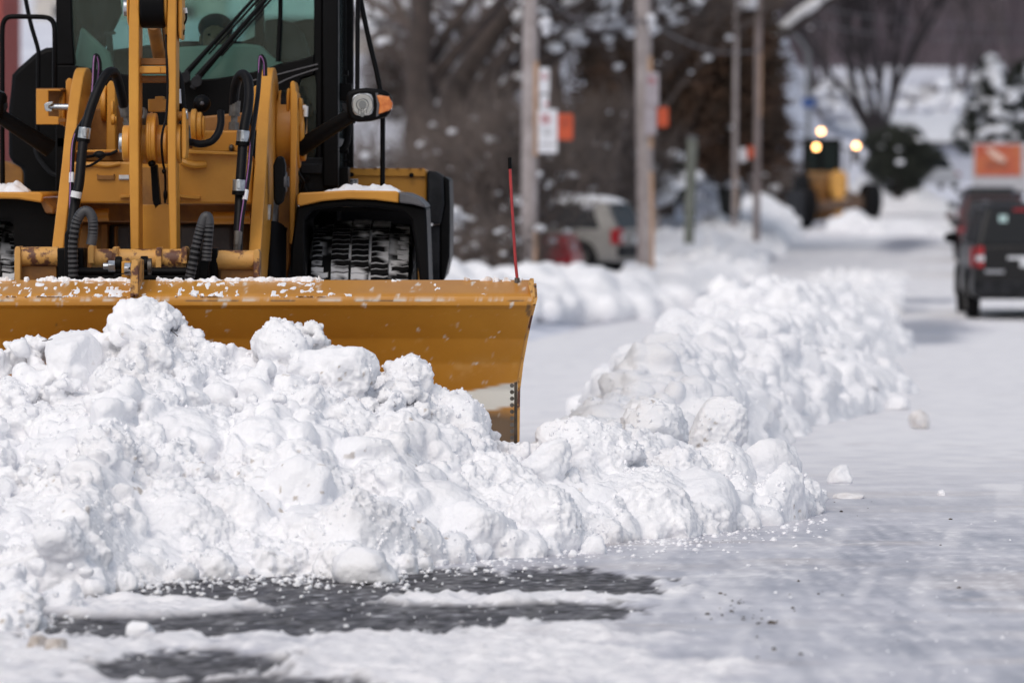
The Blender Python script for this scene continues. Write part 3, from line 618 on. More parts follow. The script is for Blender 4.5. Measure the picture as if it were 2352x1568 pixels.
# --- centre linkage (the bell crank with its cross plates)
lk = bpy.data.objects.new('tilt_link', None); link(lk, L)
e = MB(); e.ppx([(299, -90), (320, -90), (319, 120), (318.5, 300), (320, 575), (300, 575), (297, 400), (295.5, 200), (296, 60)], 22.0, .22); e.build('link_plate', M_yel, lk, bev=.006)
e = MB(); e.ppx([(386, -90), (404, -90), (404.5, 120), (404, 360), (407, 576), (390, 576), (386, 400), (383, 200), (384, 60)], 22.0, .22); e.build('link_plate', M_yel, lk, bev=.006)
e = MB(); e.bpx(318, 134, 386, 150, 22.12, .1); e.bpx(318, 174, 386, 190, 22.16, .08); e.build('cross_bar', M_yeld, lk, bev=.004)
e = MB(); e.bpx(317, 152, 386, 169, 22.05, .12); cb = e.build('cross_bar', M_yel, lk, bev=.005)
e = MB(); e.bpx(329, 153.5, 368, 167.5, 22.042, .01); e.build('name_plate', M_yel, cb, bev=.001)
e = MB(); e.xcyl(321, 384, 5, 22.12, .128); e.xcyl(325, 380, 8, 22.10, .130); e.build('pin_boot', M_blk, lk, bev=.01)
e = MB(); e.xcyl(295, 300, 10, 22.12, .115); e.xcyl(318, 325, 4, 22.12, .13); e.xcyl(380, 387, 4, 22.12, .13); e.xcyl(402, 409, 4, 22.12, .12); e.build('pin_hub', M_yel, lk, bev=.006)
e = MB(); e.ppx([(409, -60), (418, -60), (418.5, 60), (417, 86), (414, 92), (411, 86), (409, 70)], 22.05, .2); e.build('keeper_plate', M_yel, lk, bev=.006)
e = MB(); e.xcyl(284, 298, 18, 22.12, .045, 20); e.build('pin_end', M_steel, lk, bev=.004)
e = MB(); e.xcyl(417, 427, 22, 22.15, .008, 10); e.cyl(at(425, 19, 22.15), at(427, 31, 22.15), .010, 10); e.build('grease_fitting', M_white, lk)
e = MB(); e.tube(spx([(427, 31, 22.15), (428, 42, 22.15), (425, 52, 22.17), (419, 60, 22.2)], 4), .0055, 8); e.build('grease_line', M_hose, lk)
e = MB(); e.xcyl(417, 424, 75, 22.15, .014, 8); e.build('plate_bolt', M_blk, lk)
# cylinder seen between the plates
e = MB(); e.cyl(at(352, 55, 22.5), at(366, 130, 22.9), .036, 16); e.build('tilt_cylinder', M_yeld, lk)
e = MB(); e.cyl(at(375, 45, 22.5), at(386, 120, 22.9), .017, 14); e.build('chrome_rod', M_chrome, lk)
# mid pin: hubs, rings, discs
e = MB(); e.xcyl(313, 386, 332, 22.25, .102); e.build('pin_barrel', M_yel, lk, bev=.006)
e = MB(); e.xcyl(339, 361, 318, 22.2, .132, 32); e.xcyl(345, 352, 318, 22.2, .136, 32); e.build('barrel_ring', M_yel, lk, bev=.006)
e = MB(); e.xcyl(283, 300, 330, 22.12, .095); e.build('pin_hub', M_yel, lk, bev=.006)
e = MB(); e.xcyl(403, 417, 330, 22.12, .102); e.build('pin_hub', M_yel, lk, bev=.006)
e = MB(); e.ppx([(418, 252), (421, 248), (425, 250), (427, 262), (428, 345), (426, 362), (421, 366), (417, 360), (416, 330)], 22.05, .18); e.build('keeper_plate', M_yel, lk, bev=.006)
e = MB(); e.xcyl(274, 284, 328, 22.12, .05, 20); e.build('pin_end', M_steel, lk, bev=.004)
e = MB(); e.xcyl(403, 419, 267, 22.12, .024, 16); e.build('spacer', M_yel, lk)
e = MB(); e.xcyl(426, 432, 267, 22.1, .018, 6); e.xcyl(426, 430, 262, 22.1, .024, 16); e.build('plate_bolt', M_steel, lk)
e = MB(); e.ppx([(340, 228), (356, 228), (356, 222), (374, 221), (374, 228), (382, 228), (383, 256), (340, 257)], 22.3, .16); e.build('hose_bracket', M_yel, lk, bev=.004)
e = MB(); e.tube(spx([(322, 262, 22.3), (326, 252, 22.3), (333, 256, 22.3), (331, 275, 22.3), (328, 284, 22.3)], 5), .013, 8); e.cyl(at(328, 272, 22.3), at(328, 288, 22.3), .024, 8); e.build('hose_elbow', M_steeld, lk)
e = MB(); e.tube(spx([(381, 80, 22.02), (383, 140, 22.0), (385, 200, 22.0), (382, 265, 22.0), (374, 300, 22.0), (371, 330, 22.03), (374, 370, 22.1), (379, 400, 22.15), (380, 440, 22.2), (379, 465, 22.25)], 6), .0065, 8); e.build('sensor_cable', M_hose, lk)
e = MB(); e.ell(at(377, 394, 22.1), (.012, .02, .014)); e.ell(at(380, 448, 22.2), (.012, .02, .03)); e.ell(at(349, 376, 22.15), (.02, .03, .02)); e.build('cable_clip', M_blk, lk)
# lower tongue and link bars under the barrel
e = MB(); e.ppx([(322, 385), (384, 385), (384, 468), (356, 482), (322, 466)], 22.6, .05); e.build('tongue_plate', M_yeld, lk)
e = MB(); e.ppx([(345, 378), (360, 378), (368, 470), (356, 482), (350, 460)], 22.35, .08); e.build('pull_bar', M_blk, lk, bev=.004)
e = MB(); e.ppx([(320, 470), (390, 470), (392, 590), (318, 590)], 22.35, .06); e.build('web_plate', M_yel, lk, bev=.004)
# --- torque tube between the arms and the front frame behind it
fr = bpy.data.objects.new('front_frame', None); link(fr, L)
e = MB(); e.ppx([(160, 372), (300, 372), (300, 345), (408, 342), (425, 346), (568, 350), (580, 372), (580, 469), (160, 467)], 22.75, .35); cr_ = e.build('cross_member', M_yel, fr, bev=.012)
e = MB(); e.ppx([(175, 345), (284, 343), (284, 350), (175, 350)], 22.85, .3); e.ppx([(425, 345), (560, 350), (560, 357), (430, 353)], 22.7, .3); e.build('flange_lip', M_yel, fr, bev=.004)
e = MB(); e.tube(spx([(182, 384, 22.74), (215, 377, 22.74), (245, 381, 22.74), (275, 376, 22.74)], 4), .012, 8); e.tube(spx([(418, 368, 22.74), (430, 376, 22.72), (450, 380, 22.72), (472, 378, 22.74)], 4), .020, 8); e.build('weld_rib', M_yel, fr)
e = MB(); e.bpx(223, 403, 262, 413, 22.735, .02); e.bpx(222, 400, 225, 404, 22.735, .02); e.bpx(260, 400, 263, 404, 22.735, .02); e.build('lug', M_yeld, fr, bev=.002)
e = MB(); e.bpx(273, 402, 296, 413, 22.742, .01); lb = e.build('label', M_white, fr)
e = MB(); e.bpx(273.5, 411, 296, 412, 22.738, .006); e.build('label_border', M_gry, lb)
e = MB(); e.ppx([(276, 447), (298, 449), (298, 454), (276, 456), (274, 452)], 22.72, .05); e.ppx([(408, 446), (430, 449), (459, 450), (460, 458), (430, 456), (408, 452)], 22.7, .06); e.build('guide_tab', M_yel, fr, bev=.003)
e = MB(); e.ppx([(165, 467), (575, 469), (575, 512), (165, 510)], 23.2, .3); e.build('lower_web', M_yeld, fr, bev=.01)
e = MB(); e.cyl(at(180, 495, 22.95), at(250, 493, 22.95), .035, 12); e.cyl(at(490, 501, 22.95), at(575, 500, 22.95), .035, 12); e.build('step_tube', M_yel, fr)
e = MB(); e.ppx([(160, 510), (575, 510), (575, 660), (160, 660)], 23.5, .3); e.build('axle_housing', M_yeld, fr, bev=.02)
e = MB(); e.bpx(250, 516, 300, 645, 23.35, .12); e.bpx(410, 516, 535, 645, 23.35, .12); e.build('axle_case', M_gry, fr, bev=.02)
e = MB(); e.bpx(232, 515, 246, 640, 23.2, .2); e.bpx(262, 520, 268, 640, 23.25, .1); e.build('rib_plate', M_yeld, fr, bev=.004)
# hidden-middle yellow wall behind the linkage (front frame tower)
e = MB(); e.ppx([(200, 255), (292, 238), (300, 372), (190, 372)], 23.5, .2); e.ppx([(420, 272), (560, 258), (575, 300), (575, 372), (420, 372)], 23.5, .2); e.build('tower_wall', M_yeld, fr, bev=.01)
e = MB(); e.ppx([(415, 300), (560, 300), (575, 350), (415, 350)], 23.3, .1); e.build('tower_front', M_yel, fr, bev=.01)
# tower plates with hubs beside each arm
for pts, D in ((((246, 195), (252, 186), (258, 186), (264, 196), (266, 350), (244, 350)), 23.4), (((582, 200), (588, 196), (594, 200), (596, 300), (580, 300)), 24.1)):
    e = MB(); e.ppx(pts, D, .3); e.build('tower_plate', M_yel, fr, bev=.006)
e = MB(); e.xcyl(234, 246, 238, 23.5, .10); e.xcyl(256, 262, 252, 23.35, .05); e.build('tower_hub', M_yel, fr, bev=.006)
e = MB(); e.xcyl(430, 442, 300, 23.2, .10); e.build('pipe_collar', M_yeld, fr, bev=.004)
e = MB(); e.xcyl(440, 452, 288, 22.9, .088); e.xcyl(452, 464, 290, 22.9, .075); e.xcyl(464, 470, 292, 22.9, .06); e.build('side_boss', M_yel, fr, bev=.006)
e = MB(); e.xcyl(256, 264, 275, 23.3, .03); e.xcyl(264, 268, 275, 23.3, .02); e.build('small_pin', M_yel, fr, bev=.003)
e = MB(); e.ell(at(532, 340, 23.28), (.016, .03, .02)); e.build('plug', M_steeld, fr)
# right tower: tall plate, rings and keeper
e = MB(); e.ppx([(667, 190), (670, 186), (676, 187), (679, 200), (679, 210), (683, 214), (683, 324), (681, 340), (678, 470), (676, 560), (665, 560), (666, 430)], 23.6, .35); e.build('tower_plate', M_yel, fr, bev=.006)
e = MB(); e.xcyl(640, 650, 255, 23.85, .115); e.xcyl(650, 662, 252, 23.85, .10); e.xcyl(660, 667, 250, 23.8, .115); e.build('tower_hub', M_yel, fr, bev=.008)
e = MB(); e.xcyl(647, 660, 252, 23.83, .108); e.build('seal_ring', M_blk, fr)
e = MB(); e.ppx([(686, 228), (689, 224), (693, 226), (694, 240), (694, 300), (691, 312), (687, 312), (685, 300)], 23.7, .15); e.build('keeper_plate', M_yel, fr, bev=.005)
e = MB(); e.cyl(at(696, 247, 23.7), at(703, 247, 23.7), .013, 10); e.cyl(at(703, 244, 23.7), at(702, 268, 23.7), .012, 10); e.build('grease_fitting', M_white, fr)
e = MB(); e.tube(spx([(702, 268, 23.7), (701, 290, 23.72), (697, 312, 23.75), (690, 328, 23.8), (682, 350, 23.85), (681, 385, 23.85), (690, 405, 23.85), (697, 418, 23.9), (692, 440, 23.95)], 5), .0075, 8); e.build('grease_line', M_hose, fr)
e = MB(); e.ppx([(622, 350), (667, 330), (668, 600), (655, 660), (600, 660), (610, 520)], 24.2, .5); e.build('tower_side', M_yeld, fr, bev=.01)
e = MB(); e.ppx([(676, 470), (684, 480), (680, 660), (672, 660), (670, 560)], 23.8, .3); e.build('tower_edge', M_yel, fr, bev=.004)
# lift cylinder beside the right arm
e = MB(); e.cyl(at(624, 530, 23.3), at(622, 660, 23.0), .082, 24); lc = e.build('lift_cylinder', M_blk, L, bev=.006)
e = MB(); e.cyl(at(624, 533, 23.3), at(624, 522, 23.3), .085, 24); e.build('cylinder_head', M_blk, lc, bev=.006); e = MB(); e.cyl(at(625, 530, 23.35), at(628, 440, 23.6), .035, 16); e.build('cylinder_rod', M_steeld, lc)
# left arm keeper bracket with clevis pin
e = MB(); e.ppx([(83, 205), (138, 206), (141, 209), (111, 209), (111, 267), (135, 268), (135, 286), (83, 286)], 23.55, .02); lb_ = e.build('bracket_plate', M_yel, L, bev=.003)
e = MB(); e.bpx(110, 208, 145, 270, 23.8, .02); e.build('bracket_back', M_yeld, lb_); e = MB(); e.bpx(83, 203, 145, 206, 23.56, .25); e.bpx(134, 272, 150, 280, 23.5, .05); e.build('bracket_lip', M_yeld, lb_)
e = MB(); e.xcyl(103, 160, 246, 23.4, .0165, 14); e.build('clevis_pin', M_steel, lb_); e = MB(); e.ppx([(101, 240), (106, 236), (121, 233), (122, 238), (112, 244), (112, 249), (120, 252), (119, 257), (106, 256), (103, 250)], 23.36, .05); e.build('clevis', M_steel, lb_, bev=.003)
e = MB(); e.ppx([(151, 186), (156, 180), (163, 180), (167, 188), (166, 300), (150, 300)], 23.7, .2); e.xcyl(145, 152, 250, 23.75, .10); e.xcyl(138, 146, 255, 23.75, .08); e.build('tower_plate', M_yel, L, bev=.006)
# --- coupler with rusty hook tubes
cp = bpy.data.objects.new('coupler', None); link(cp, L)
for x0, x1, y in ((36, 134, 589), (212, 428, 594), (498, 592, 597)):
    e = MB(); e.xcyl(x0, x1, y, 21.85, .05, 20); e.build('hook_tube', M_yelr, cp)
    if x0 != 212: e = MB(); e.bpx(x0+8, y+18, x1-4, y+60, 21.85, .06); e.build('hook_plate', M_yeld, cp, bev=.004)
for x0, y0, y1 in ((33, 566, 655), (202, 563, 605), (257, 567, 612), (357, 568, 618), (416, 567, 606), (582, 573, 660)):
    e = MB(); e.ppx([(x0, y0+6), (x0+3, y0), (x0+11, y0), (x0+14, y0+6), (x0+14, y1), (x0, y1)], 21.78, .16); e.build('hook_flange', M_yelr, cp, bev=.004)
for x0, x1 in ((131, 192), (436, 500)):
    e = MB(); e.bpx(x0, 570, x1, 660, 21.8, .2); e.build('coupler_block', M_blk, cp, bev=.008)
e = MB(); e.ppx([(148, 535), (156, 527), (166, 528), (167, 660), (147, 660)], 21.7, .1); e.ppx([(456, 600), (470, 531), (480, 528), (480, 660), (455, 660)], 21.7, .1); e.build('coupler_lug', M_blk, cp, bev=.01)
e = MB(); e.xcyl(180, 436, 624, 21.75, .022, 16); e.xcyl(180, 436, 640, 21.78, .045, 16); e.build('lock_bar', M_blk, cp)
e = MB(); e.xcyl(265, 280, 605, 21.65, .036, 20); e.xcyl(323, 340, 605, 21.62, .038, 20); e.build('spool', M_blk, cp, bev=.005)
e = MB(); e.xcyl(340, 348, 612, 21.62, .042, 20); e.build('spool_washer', M_steeld, cp)
e = MB(); e.xcyl(237, 250, 611, 21.64, .016, 14); e.xcyl(249, 265, 611, 21.64, .030, 6); e.build('bolt', M_steel, cp, bev=.002); e = MB(); e.xcyl(286, 301, 618, 21.56, .034, 6); e.build('bolt', M_steel, cp, bev=.003)
e = MB(); e.bpx(279, 600, 300, 645, 21.6, .05); e.build('stop_block', M_yel, cp, bev=.004)
e = MB(); e.tube(spx([(262, 631, 21.6), (285, 628, 21.52), (306, 622, 21.55), (296, 617, 21.5), (303, 615, 21.5), (330, 623, 21.55)], 5), .003, 6); e.build('tie_wire', M_blk, cp)
# spiral-wrapped hoses that loop up from the coupler
for pts in (([(169, 660), (168, 610), (168, 560), (176, 510), (190, 487), (204, 487), (213, 505), (213, 540), (209, 562)]), ([(431, 655), (441, 615), (452, 560), (462, 520), (470, 500), (477, 499), (480, 515), (477, 560), (474, 600)])):
    q = spx([(x, y, 21.62) for x, y in pts], 9); e = MB(); e.tube(q, .0235, 12); h_ = e.build('spiral_hose', M_hose, L)
    e = MB()
    for i in range(1, len(q)-1, 2): d = (q[i+1]-q[i-1]).normalized(); e.cyl(q[i]-d*.006, q[i]+d*.006, .0262, 12)
    e.build('spiral_wrap', mat('wrap_plastic', (.05, .05, .055), .5), h_)
# --- main hoses
def hose(pts, r, clampi=(), fit=None, name='hydraulic_hose', m=None, lab=None):
    q = spx(pts, 8); e = MB(); e.tube(q, r, 14); h = e.build(name, m or M_hose, L, label=lab)
    for (px, py, D, ang) in clampi:
        d = Vector((math.sin(math.radians(ang)), 0, math.cos(math.radians(ang)))); c = at(px, py, D)
        e = MB(); e.cyl(c-d*.030, c+d*.030, r*1.28, 16); e.bpx(px-5, py-14, px+4, py+8, D-r*1.45, .02); e.build('hose_clamp', M_steel, h, bev=.003)
        e = MB(); e.cyl(c-d*.050, c-d*.028, r*1.36, 16); e.build('clamp_rubber', M_blk, h)
    if fit:
        a, b = at(*fit[0]), at(*fit[1]); e = MB(); e.cyl(a, a+(b-a)*.6, r*1.12, 14); e.cyl(a+(b-a)*.6, b, r*.7, 12); e.cyl(a+(b-a)*.85, b+(b-a)*.15, r*1.1, 6); e.build('hose_fitting', M_steeld, h)
    return h
hose([(285, 248, 22.75), (278, 215, 22.7), (268, 178, 22.65), (258, 165, 22.6), (244, 172, 22.55), (228, 200, 22.5), (212, 240, 22.45), (200, 280, 22.4), (192, 320, 22.35), (187, 365, 22.3), (182, 420, 22.25), (172, 470, 22.2), (165, 530, 22.15), (163, 600, 22.1)], .026, ((194, 306, 22.35, 8),), ((283, 240, 22.75), (294, 285, 22.75)))
hose([(537, 240, 22.75), (540, 205, 22.72), (547, 180, 22.68), (558, 171, 22.64), (569, 184, 22.6), (572, 215, 22.55), (569, 250, 22.5), (560, 300, 22.45), (556, 360, 22.4), (552, 420, 22.35), (550, 480, 22.3), (547, 540, 22.25), (546, 580, 22.2)], .0265, ((558, 313, 22.42, 4), (549, 426, 22.3, 2)), ((540, 232, 22.75), (537, 290, 22.75)))
hose([(546, 530, 22.1), (545, 560, 22.1), (543, 582, 22.1)], .018, (), ((548, 532, 22.08), (543, 582, 22.08)), 'hose_end', M_steeld)
for pts in (([(226, 190, 22.9), (229, 155, 22.9), (226, 135, 22.9), (220, 128, 22.9), (217, 145, 22.88), (215, 190, 22.85), (211, 225, 22.8), (196, 270, 22.5), (178, 300, 22.4), (168, 335, 22.35), (165, 400, 22.3), (163, 460, 22.25), (162, 540, 22.2)]),
            ([(609, 175, 22.9), (608, 145, 22.9), (602, 131, 22.9), (598, 135, 22.9), (596, 170, 22.85), (592, 220, 22.7), (584, 280, 22.55), (577, 335, 22.4), (572, 390, 22.35), (565, 440, 22.3), (556, 500, 22.25), (551, 545, 22.2)])):
    q = spx(pts, 7); e = MB(); e.tube(q, .0125, 10); h = e.build('thin_hose', M_hose, L)
    e = MB(); e.tube([p+Vector((-.004, -.0095, 0)) for p in q], .0045, 6); e.build('hose_stripe', M_purple, h, label='purple stripe printed along the thin hose')
    for i in (-14,): c = q[i]; d = (q[i+1]-q[i-1]).normalized(); e = MB(); e.cyl(c-d*.028, c+d*.028, .0142, 10); e.build('hose_label', M_white, h)
e = MB(); e.cyl(at(176.5, 440, 22.16), at(173.5, 454, 22.16), .0285, 12); e.build('hose_label', M_white, L)
hose([(430, 325, 22.45), (443, 328, 22.4), (463, 331, 22.4), (485, 325, 22.4), (500, 308, 22.42), (507, 285, 22.45), (507, 257, 22.5)], .020, (), ((430, 322, 22.45), (424, 270, 22.5)))
e = MB(); e.ell(at(464, 238, 23.2), (.048, .05, .048)); rb_ = e.build('rubber_plug', M_blk, L); e = MB(); e.ell(at(464, 238, 23.14), (.012, .012, .012), 10, 6); e.build('plug_pin', M_gry, rb_)
e = MB(); e.tube(spx([(195, 362, 22.35), (215, 358, 22.4), (235, 356, 22.45), (250, 355, 22.5), (270, 346, 22.5)], 4), .0085, 8); e.tube(spx([(240, 358, 22.45), (225, 370, 22.4), (208, 380, 22.35), (192, 383, 22.35)], 4), .007, 8); e.ell(at(228, 355, 22.4), (.032, .02, .02), 8, 6); e.build('cable_harness', M_hose, L)
e = MB(); e.tube(spx([(393, 150, 22.35), (412, 175, 22.4), (418, 215, 22.4), (421, 250, 22.4), (428, 300, 22.4)], 5), .017, 10); e.build('hydraulic_hose', M_hose, L)
e = MB(); e.tube(spx([(402, 170, 22.4), (408, 205, 22.4), (410, 235, 22.4), (411, 270, 22.42)], 5), .014, 10); hh = e.build('hydraulic_hose', M_hose, L); e = MB(); e.cyl(at(408, 205, 22.38), at(410, 238, 22.38), .017, 10); e.build('hose_fitting', M_white, hh)
# --- tyres with block tread, and fenders
def tyre(name, x0, x1, cy, cz, R, parent, frosty=1.):
    cxm = (x0+x1)/2; hw = (x1-x0)/2
    pr = [(-hw*.82, R*.58), (-hw, R*.70), (-hw*1.02, R*.84), (-hw*.95, R*.94), (-hw*.80, R*.965), (0, R*.985), (hw*.80, R*.965), (hw*.95, R*.94), (hw*1.02, R*.84), (hw, R*.70), (hw*.82, R*.58)]
    N = 180; a = np.linspace(0, 2*np.pi, N, endpoint=False); PRf = spline([(u, v, 0) for u, v in pr], 4)
    n = len(PRf); U_ = np.array([p.x for p in PRf]); R_ = np.array([p.y for p in PRf])
    V = np.stack([np.broadcast_to(cxm+U_[None, :], (N, n)), cy+np.cos(a)[:, None]*R_[None, :], cz+np.sin(a)[:, None]*R_[None, :]], -1).reshape(-1, 3)
    i = np.arange(N)[:, None]; j = np.arange(n-1)[None, :]; F = np.stack([i*n+j, i*n+j+1, ((i+1) % N)*n+j+1, ((i+1) % N)*n+j], -1).reshape(-1, 4)
    up = (V[:, 2]-cz)/R; fr_ = sstep(.03, .12, fbm(V*9, 3, 3))*.9*sstep(-.4, .1, up)
    w_ = npmesh(name, V, F, M_tire, parent, attrs={'frost': fr_*frosty})
    # tread blocks: five columns, sheared brick pattern, each a bevelled curved block with a sipe
    Vs, Fs, FR, k = [], [], [], 0; cols = 5; cw = 2*hw*.97/cols; rows = 50
    for c in range(cols):
        uc = -hw*.97+cw*(c+.5)
        for r_ in range(rows):
            a0 = 2*np.pi*(r_+(.5 if c % 2 else 0)+.12*c)/rows; da = 2*np.pi/rows*.88
            drop = .055*R*(abs(uc)/hw)**2.2
            for half in (0, 1):
                aa = a0+(0 if half == 0 else da*.515); ab = aa+da*.485; uu = [uc-cw*.455, uc-cw*.2, uc+cw*.2, uc+cw*.455]; top = R*(1.0)-drop; g = len(uu)
                jit = rng.uniform(-.003, .003)
                rings = ((top-.05, aa, ab, 1., 0.), (top-.014, aa, ab, .99, 0.), (top-.005, aa, ab, .985, 1.))
                for (rad, ia, ib, sh, fv) in rings:
                    for an in (ia, ib):
                        for u in uu: u2 = uc+(u-uc)*sh; w2 = an+.006*math.sin((u-uc)/cw*12); Vs.append((cxm+u2, cy+math.cos(w2)*rad, cz+math.sin(w2)*rad)); FR.append(fv if an == ia else 0.)
                for an, fv in ((aa+.004, 1.), (aa+.013, 0.), (ab-.004, 0.)):
                    for u in uu: u2 = uc+(u-uc)*.95; w2 = an+.006*math.sin((u-uc)/cw*12); Vs.append((cxm+u2, cy+math.cos(w2)*(top+jit), cz+math.sin(w2)*(top+jit))); FR.append(fv)
                T0 = k+24
                for ring in range(3):
                    b = k+ring*8; lo_, hi_ = (b+8, b+12) if ring < 2 else (T0, T0+8)
                    for q in range(g-1): Fs.append((b+q, b+q+1, lo_+q+1, lo_+q)); Fs.append((b+4+q, hi_+q, hi_+q+1, b+4+q+1))
                    if ring < 2: Fs.append((b, lo_, hi_, b+4)); Fs.append((b+3, b+7, hi_+3, lo_+3))
                for row in (0, 4):
                    for q in range(g-1): Fs.append((T0+row+q, T0+row+q+1, T0+row+4+q+1, T0+row+4+q))
                k += 36
    V = np.array(Vs); up = (V[:, 2]-cz)/R; ed = np.array(FR)
    fr_ = np.clip(ed*sstep(.1, .35, vnoise(V*np.array([40, 40, 40]), 5)+.12)+sstep(.07, .11, fbm(V*6, 4, 13))*.95, 0, 1)*frosty
    npmesh('tread', V, Fs, M_tire, w_, attrs={'frost': fr_}, smooth=False)
    return w_
tyre('front_tyre', -1.118, -.555, 23.97, .745, .745, L); tyre('front_tyre', -3.23, -2.715, 23.97, .745, .745, L)
e = MB(); e.cyl((-3.2, 24.05, .745), (-.62, 24.05, .745), .42, 32); e.cyl((-3.1, 24.05, .745), (-.7, 24.05, .745), .2, 24); e.build('axle', M_yeld, L, bev=.01)
tyre('rear_tyre', -1.098, -.585, 27.1, .745, .745, L); tyre('rear_tyre', -3.23, -2.715, 27.1, .745, .745, L)
# right fender
fb = bpy.data.objects.new('front_fender', None); link(fb, L)
e = MB(); e.ppx([(683, 447), (690, 443), (800, 437), (912, 439), (917, 444), (916, 466), (860, 459), (800, 457), (740, 462), (688, 474), (682, 470)], 23.15, 1.2); e.build('fender_top', M_yel, fb, bev=.012, label='yellow fender top carrying snow')
e = MB(); e.ppx([(917, 442), (935, 444), (960, 455), (975, 470), (979, 478), (950, 470), (917, 466)], 23.13, 1.25); e.build('fender_corner', M_gry, fb, bev=.01)
e = MB(); e.ppx([(917, 466), (979, 478), (981, 520), (986, 660), (966, 660), (957, 590), (944, 505), (925, 486), (860, 477), (790, 475), (720, 482), (700, 505), (702, 660), (666, 660), (668, 575), (682, 474), (740, 462), (800, 457), (860, 459)], 23.2, 1.1); e.build('fender_liner', M_blk, fb, bev=.012)
e = MB(); e.bpx(690, 480, 960, 660, 24.9, .05); e.bpx(700, 478, 955, 486, 23.4, 1.4); e.build('wheel_arch', M_blk, fb)
# left fender
fb2 = bpy.data.objects.new('front_fender', None); link(fb2, L)
e = MB(); e.ppx([(-230, 441), (92, 441), (100, 448), (96, 466), (40, 457), (-230, 452)], 23.15, 1.2); e.build('fender_top', M_yel, fb2, bev=.01)
e = MB(); e.ppx([(96, 448), (106, 462), (124, 478), (124, 492), (104, 490), (94, 466)], 23.2, 1.1); e.build('fender_corner', M_yeld, fb2, bev=.01)
e = MB(); e.ppx([(-230, 452), (40, 457), (94, 466), (104, 492), (126, 496), (128, 660), (36, 660), (30, 500), (-230, 490)], 23.3, 1.0); e.bpx(-230, 480, 120, 660, 24.8, .05); e.build('fender_liner', M_blk, fb2)
# --- rear body behind the cab: engine hood, black corner, side tank on the left
e = MB(); e.ppx([(740, 391), (745, 388), (930, 387), (930, 470), (730, 470)], 25.35, 2.6)
hd = e.build('engine_hood', M_yel, L, bev=.015)
e = MB(); e.ppx([(786, 388), (978, 388), (980, 400), (980, 660), (786, 660)], 25.3, .6); rf = e.build('rear_fender', M_yel, L, bev=.01)
e = MB(); e.ppx([(787, 387), (975, 387), (978, 406), (787, 403)], 25.28, .05); e.build('top_flange', M_yel, rf, bev=.004)
e = MB()
for x in (806, 832, 858, 884, 910, 938, 962): e.bpx(x, 385.5, x+7, 388.5, 25.27, .1)
e.build('hinge_lug', M_yeld, rf)
for x, y in ((807.5, 401), (945, 402.5)): e = MB(); e.cyl(at(x, y, 25.29), at(x, y, 25.25), .0145, 10); e.build('bolt', M_blk, rf)
e = MB(); e.ppx([(981, 392), (1000, 394), (1018, 404), (1020, 470), (1012, 516), (981, 516)], 25.2, .7); rc = e.build('rear_corner', M_blkg, L, bev=.015)
e = MB(); e.ppx([(1018, 404), (1032, 412), (1034, 480), (1033, 590), (1022, 640), (1012, 655), (1010, 516), (1020, 470)], 25.25, 1.6); e.build('rear_skirt', M_blk, rc, bev=.01)
e = MB(); e.ppx([(984, 520), (1010, 518), (1010, 660), (986, 660)], 25.25, .5); e.build('corner_panel', M_blkg, rc, bev=.01)
e = MB(); e.bpx(983, 513, 994, 519, 25.19, .03); e.build('marker', M_white, rc)
e = MB(); e.bpx(802, 411, 822, 430, 25.28, .01); wl = e.build('warning_decal', M_white, L); e = MB()
for x, y, a, b in ((803.5, 413, 7, 6), (812.5, 413, 8, 3), (804, 421, 8, 3.5), (815, 418, 5, 9), (804, 426, 9, 2.5)): e.bpx(x, y, x+a, y+b, 25.275, .004)
e.build('decal_print', M_gry, wl)
e = MB(); e.ppx([(19, 250), (24, 210), (27, 172), (40, 158), (60, 140), (80, 122), (105, 110), (140, 108), (145, 470), (54, 470), (53, 392), (46, 385), (30, 375), (19, 362)], 25.0, 1.5); e.build('side_tank', M_blk, L, bev=.03)
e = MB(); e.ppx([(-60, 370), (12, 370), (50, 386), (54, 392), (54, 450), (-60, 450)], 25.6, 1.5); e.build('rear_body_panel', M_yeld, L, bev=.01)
e = MB(); e.tube(spx([(82, 330, 24.9), (82, 345, 24.9), (90, 365, 24.9), (110, 390, 24.9), (122, 400, 24.9), (138, 403, 24.9)], 4), .013, 8); e.build('side_pipe', M_blkg, L)
# --- cab
ORG[0] = Vector((LX, 23.4, 0))
DCb, DCr = 24.3, 25.5
cabn = bpy.data.objects.new('cab', None); link(cabn, L)
e = MB(); e.ppx([(128, 150), (168, 150), (240, 163), (320, 177), (410, 186), (500, 180), (560, 170), (604, 160), (644, 146), (690, 137), (722, 126), (722, 172), (692, 180), (684, 205), (684, 452), (128, 452)], DCb, .05)
fp_ = e.build('front_panel', M_blk, cabn, bev=.008)
e = MB(); e.ppx([(128, -180), (160, -180), (166, 60), (172, 150), (128, 150)], DCb, .10); e.ppx([(741, -180), (777, -180), (777, 430), (741, 430)], DCb-.06, .12); e.ppx([(721, -180), (741, -180), (741, 380), (726, 380), (726, 200), (721, 150)], DCb, .1); e.build('cab_pillar', M_blk, cabn, bev=.01)
e = MB(); e.ppx([(686, 362), (742, 362), (762, 372), (762, 450), (684, 450)], DCb-.02, .12); e.bpx(690, 376, 740, 400, DCb-.06, .05); e.build('sill_box', M_blkg, cabn, bev=.008)
e = MB(); e.bpx(697, 402, 711, 416, DCb-.09, .05); e.bpx(762, 375, 776, 440, DCb-.05, .1); e.bpx(776, 384, 800, 430, DCb+.1, .3); e.build('latch_box', M_blk, cabn, bev=.005)
e = MB(); e.bpx(680.5, 379, 684.5, 395, DCb-.13, .01); e.build('yellow_sticker', mat('sticker_yellow', (.8, .62, .03), .5), cabn)
for y in (391, 399): e = MB(); e.cyl(at(754, y, DCb-.02), at(754, y, DCb-.05), .012, 12); e.build('bolt', M_steeld, cabn)
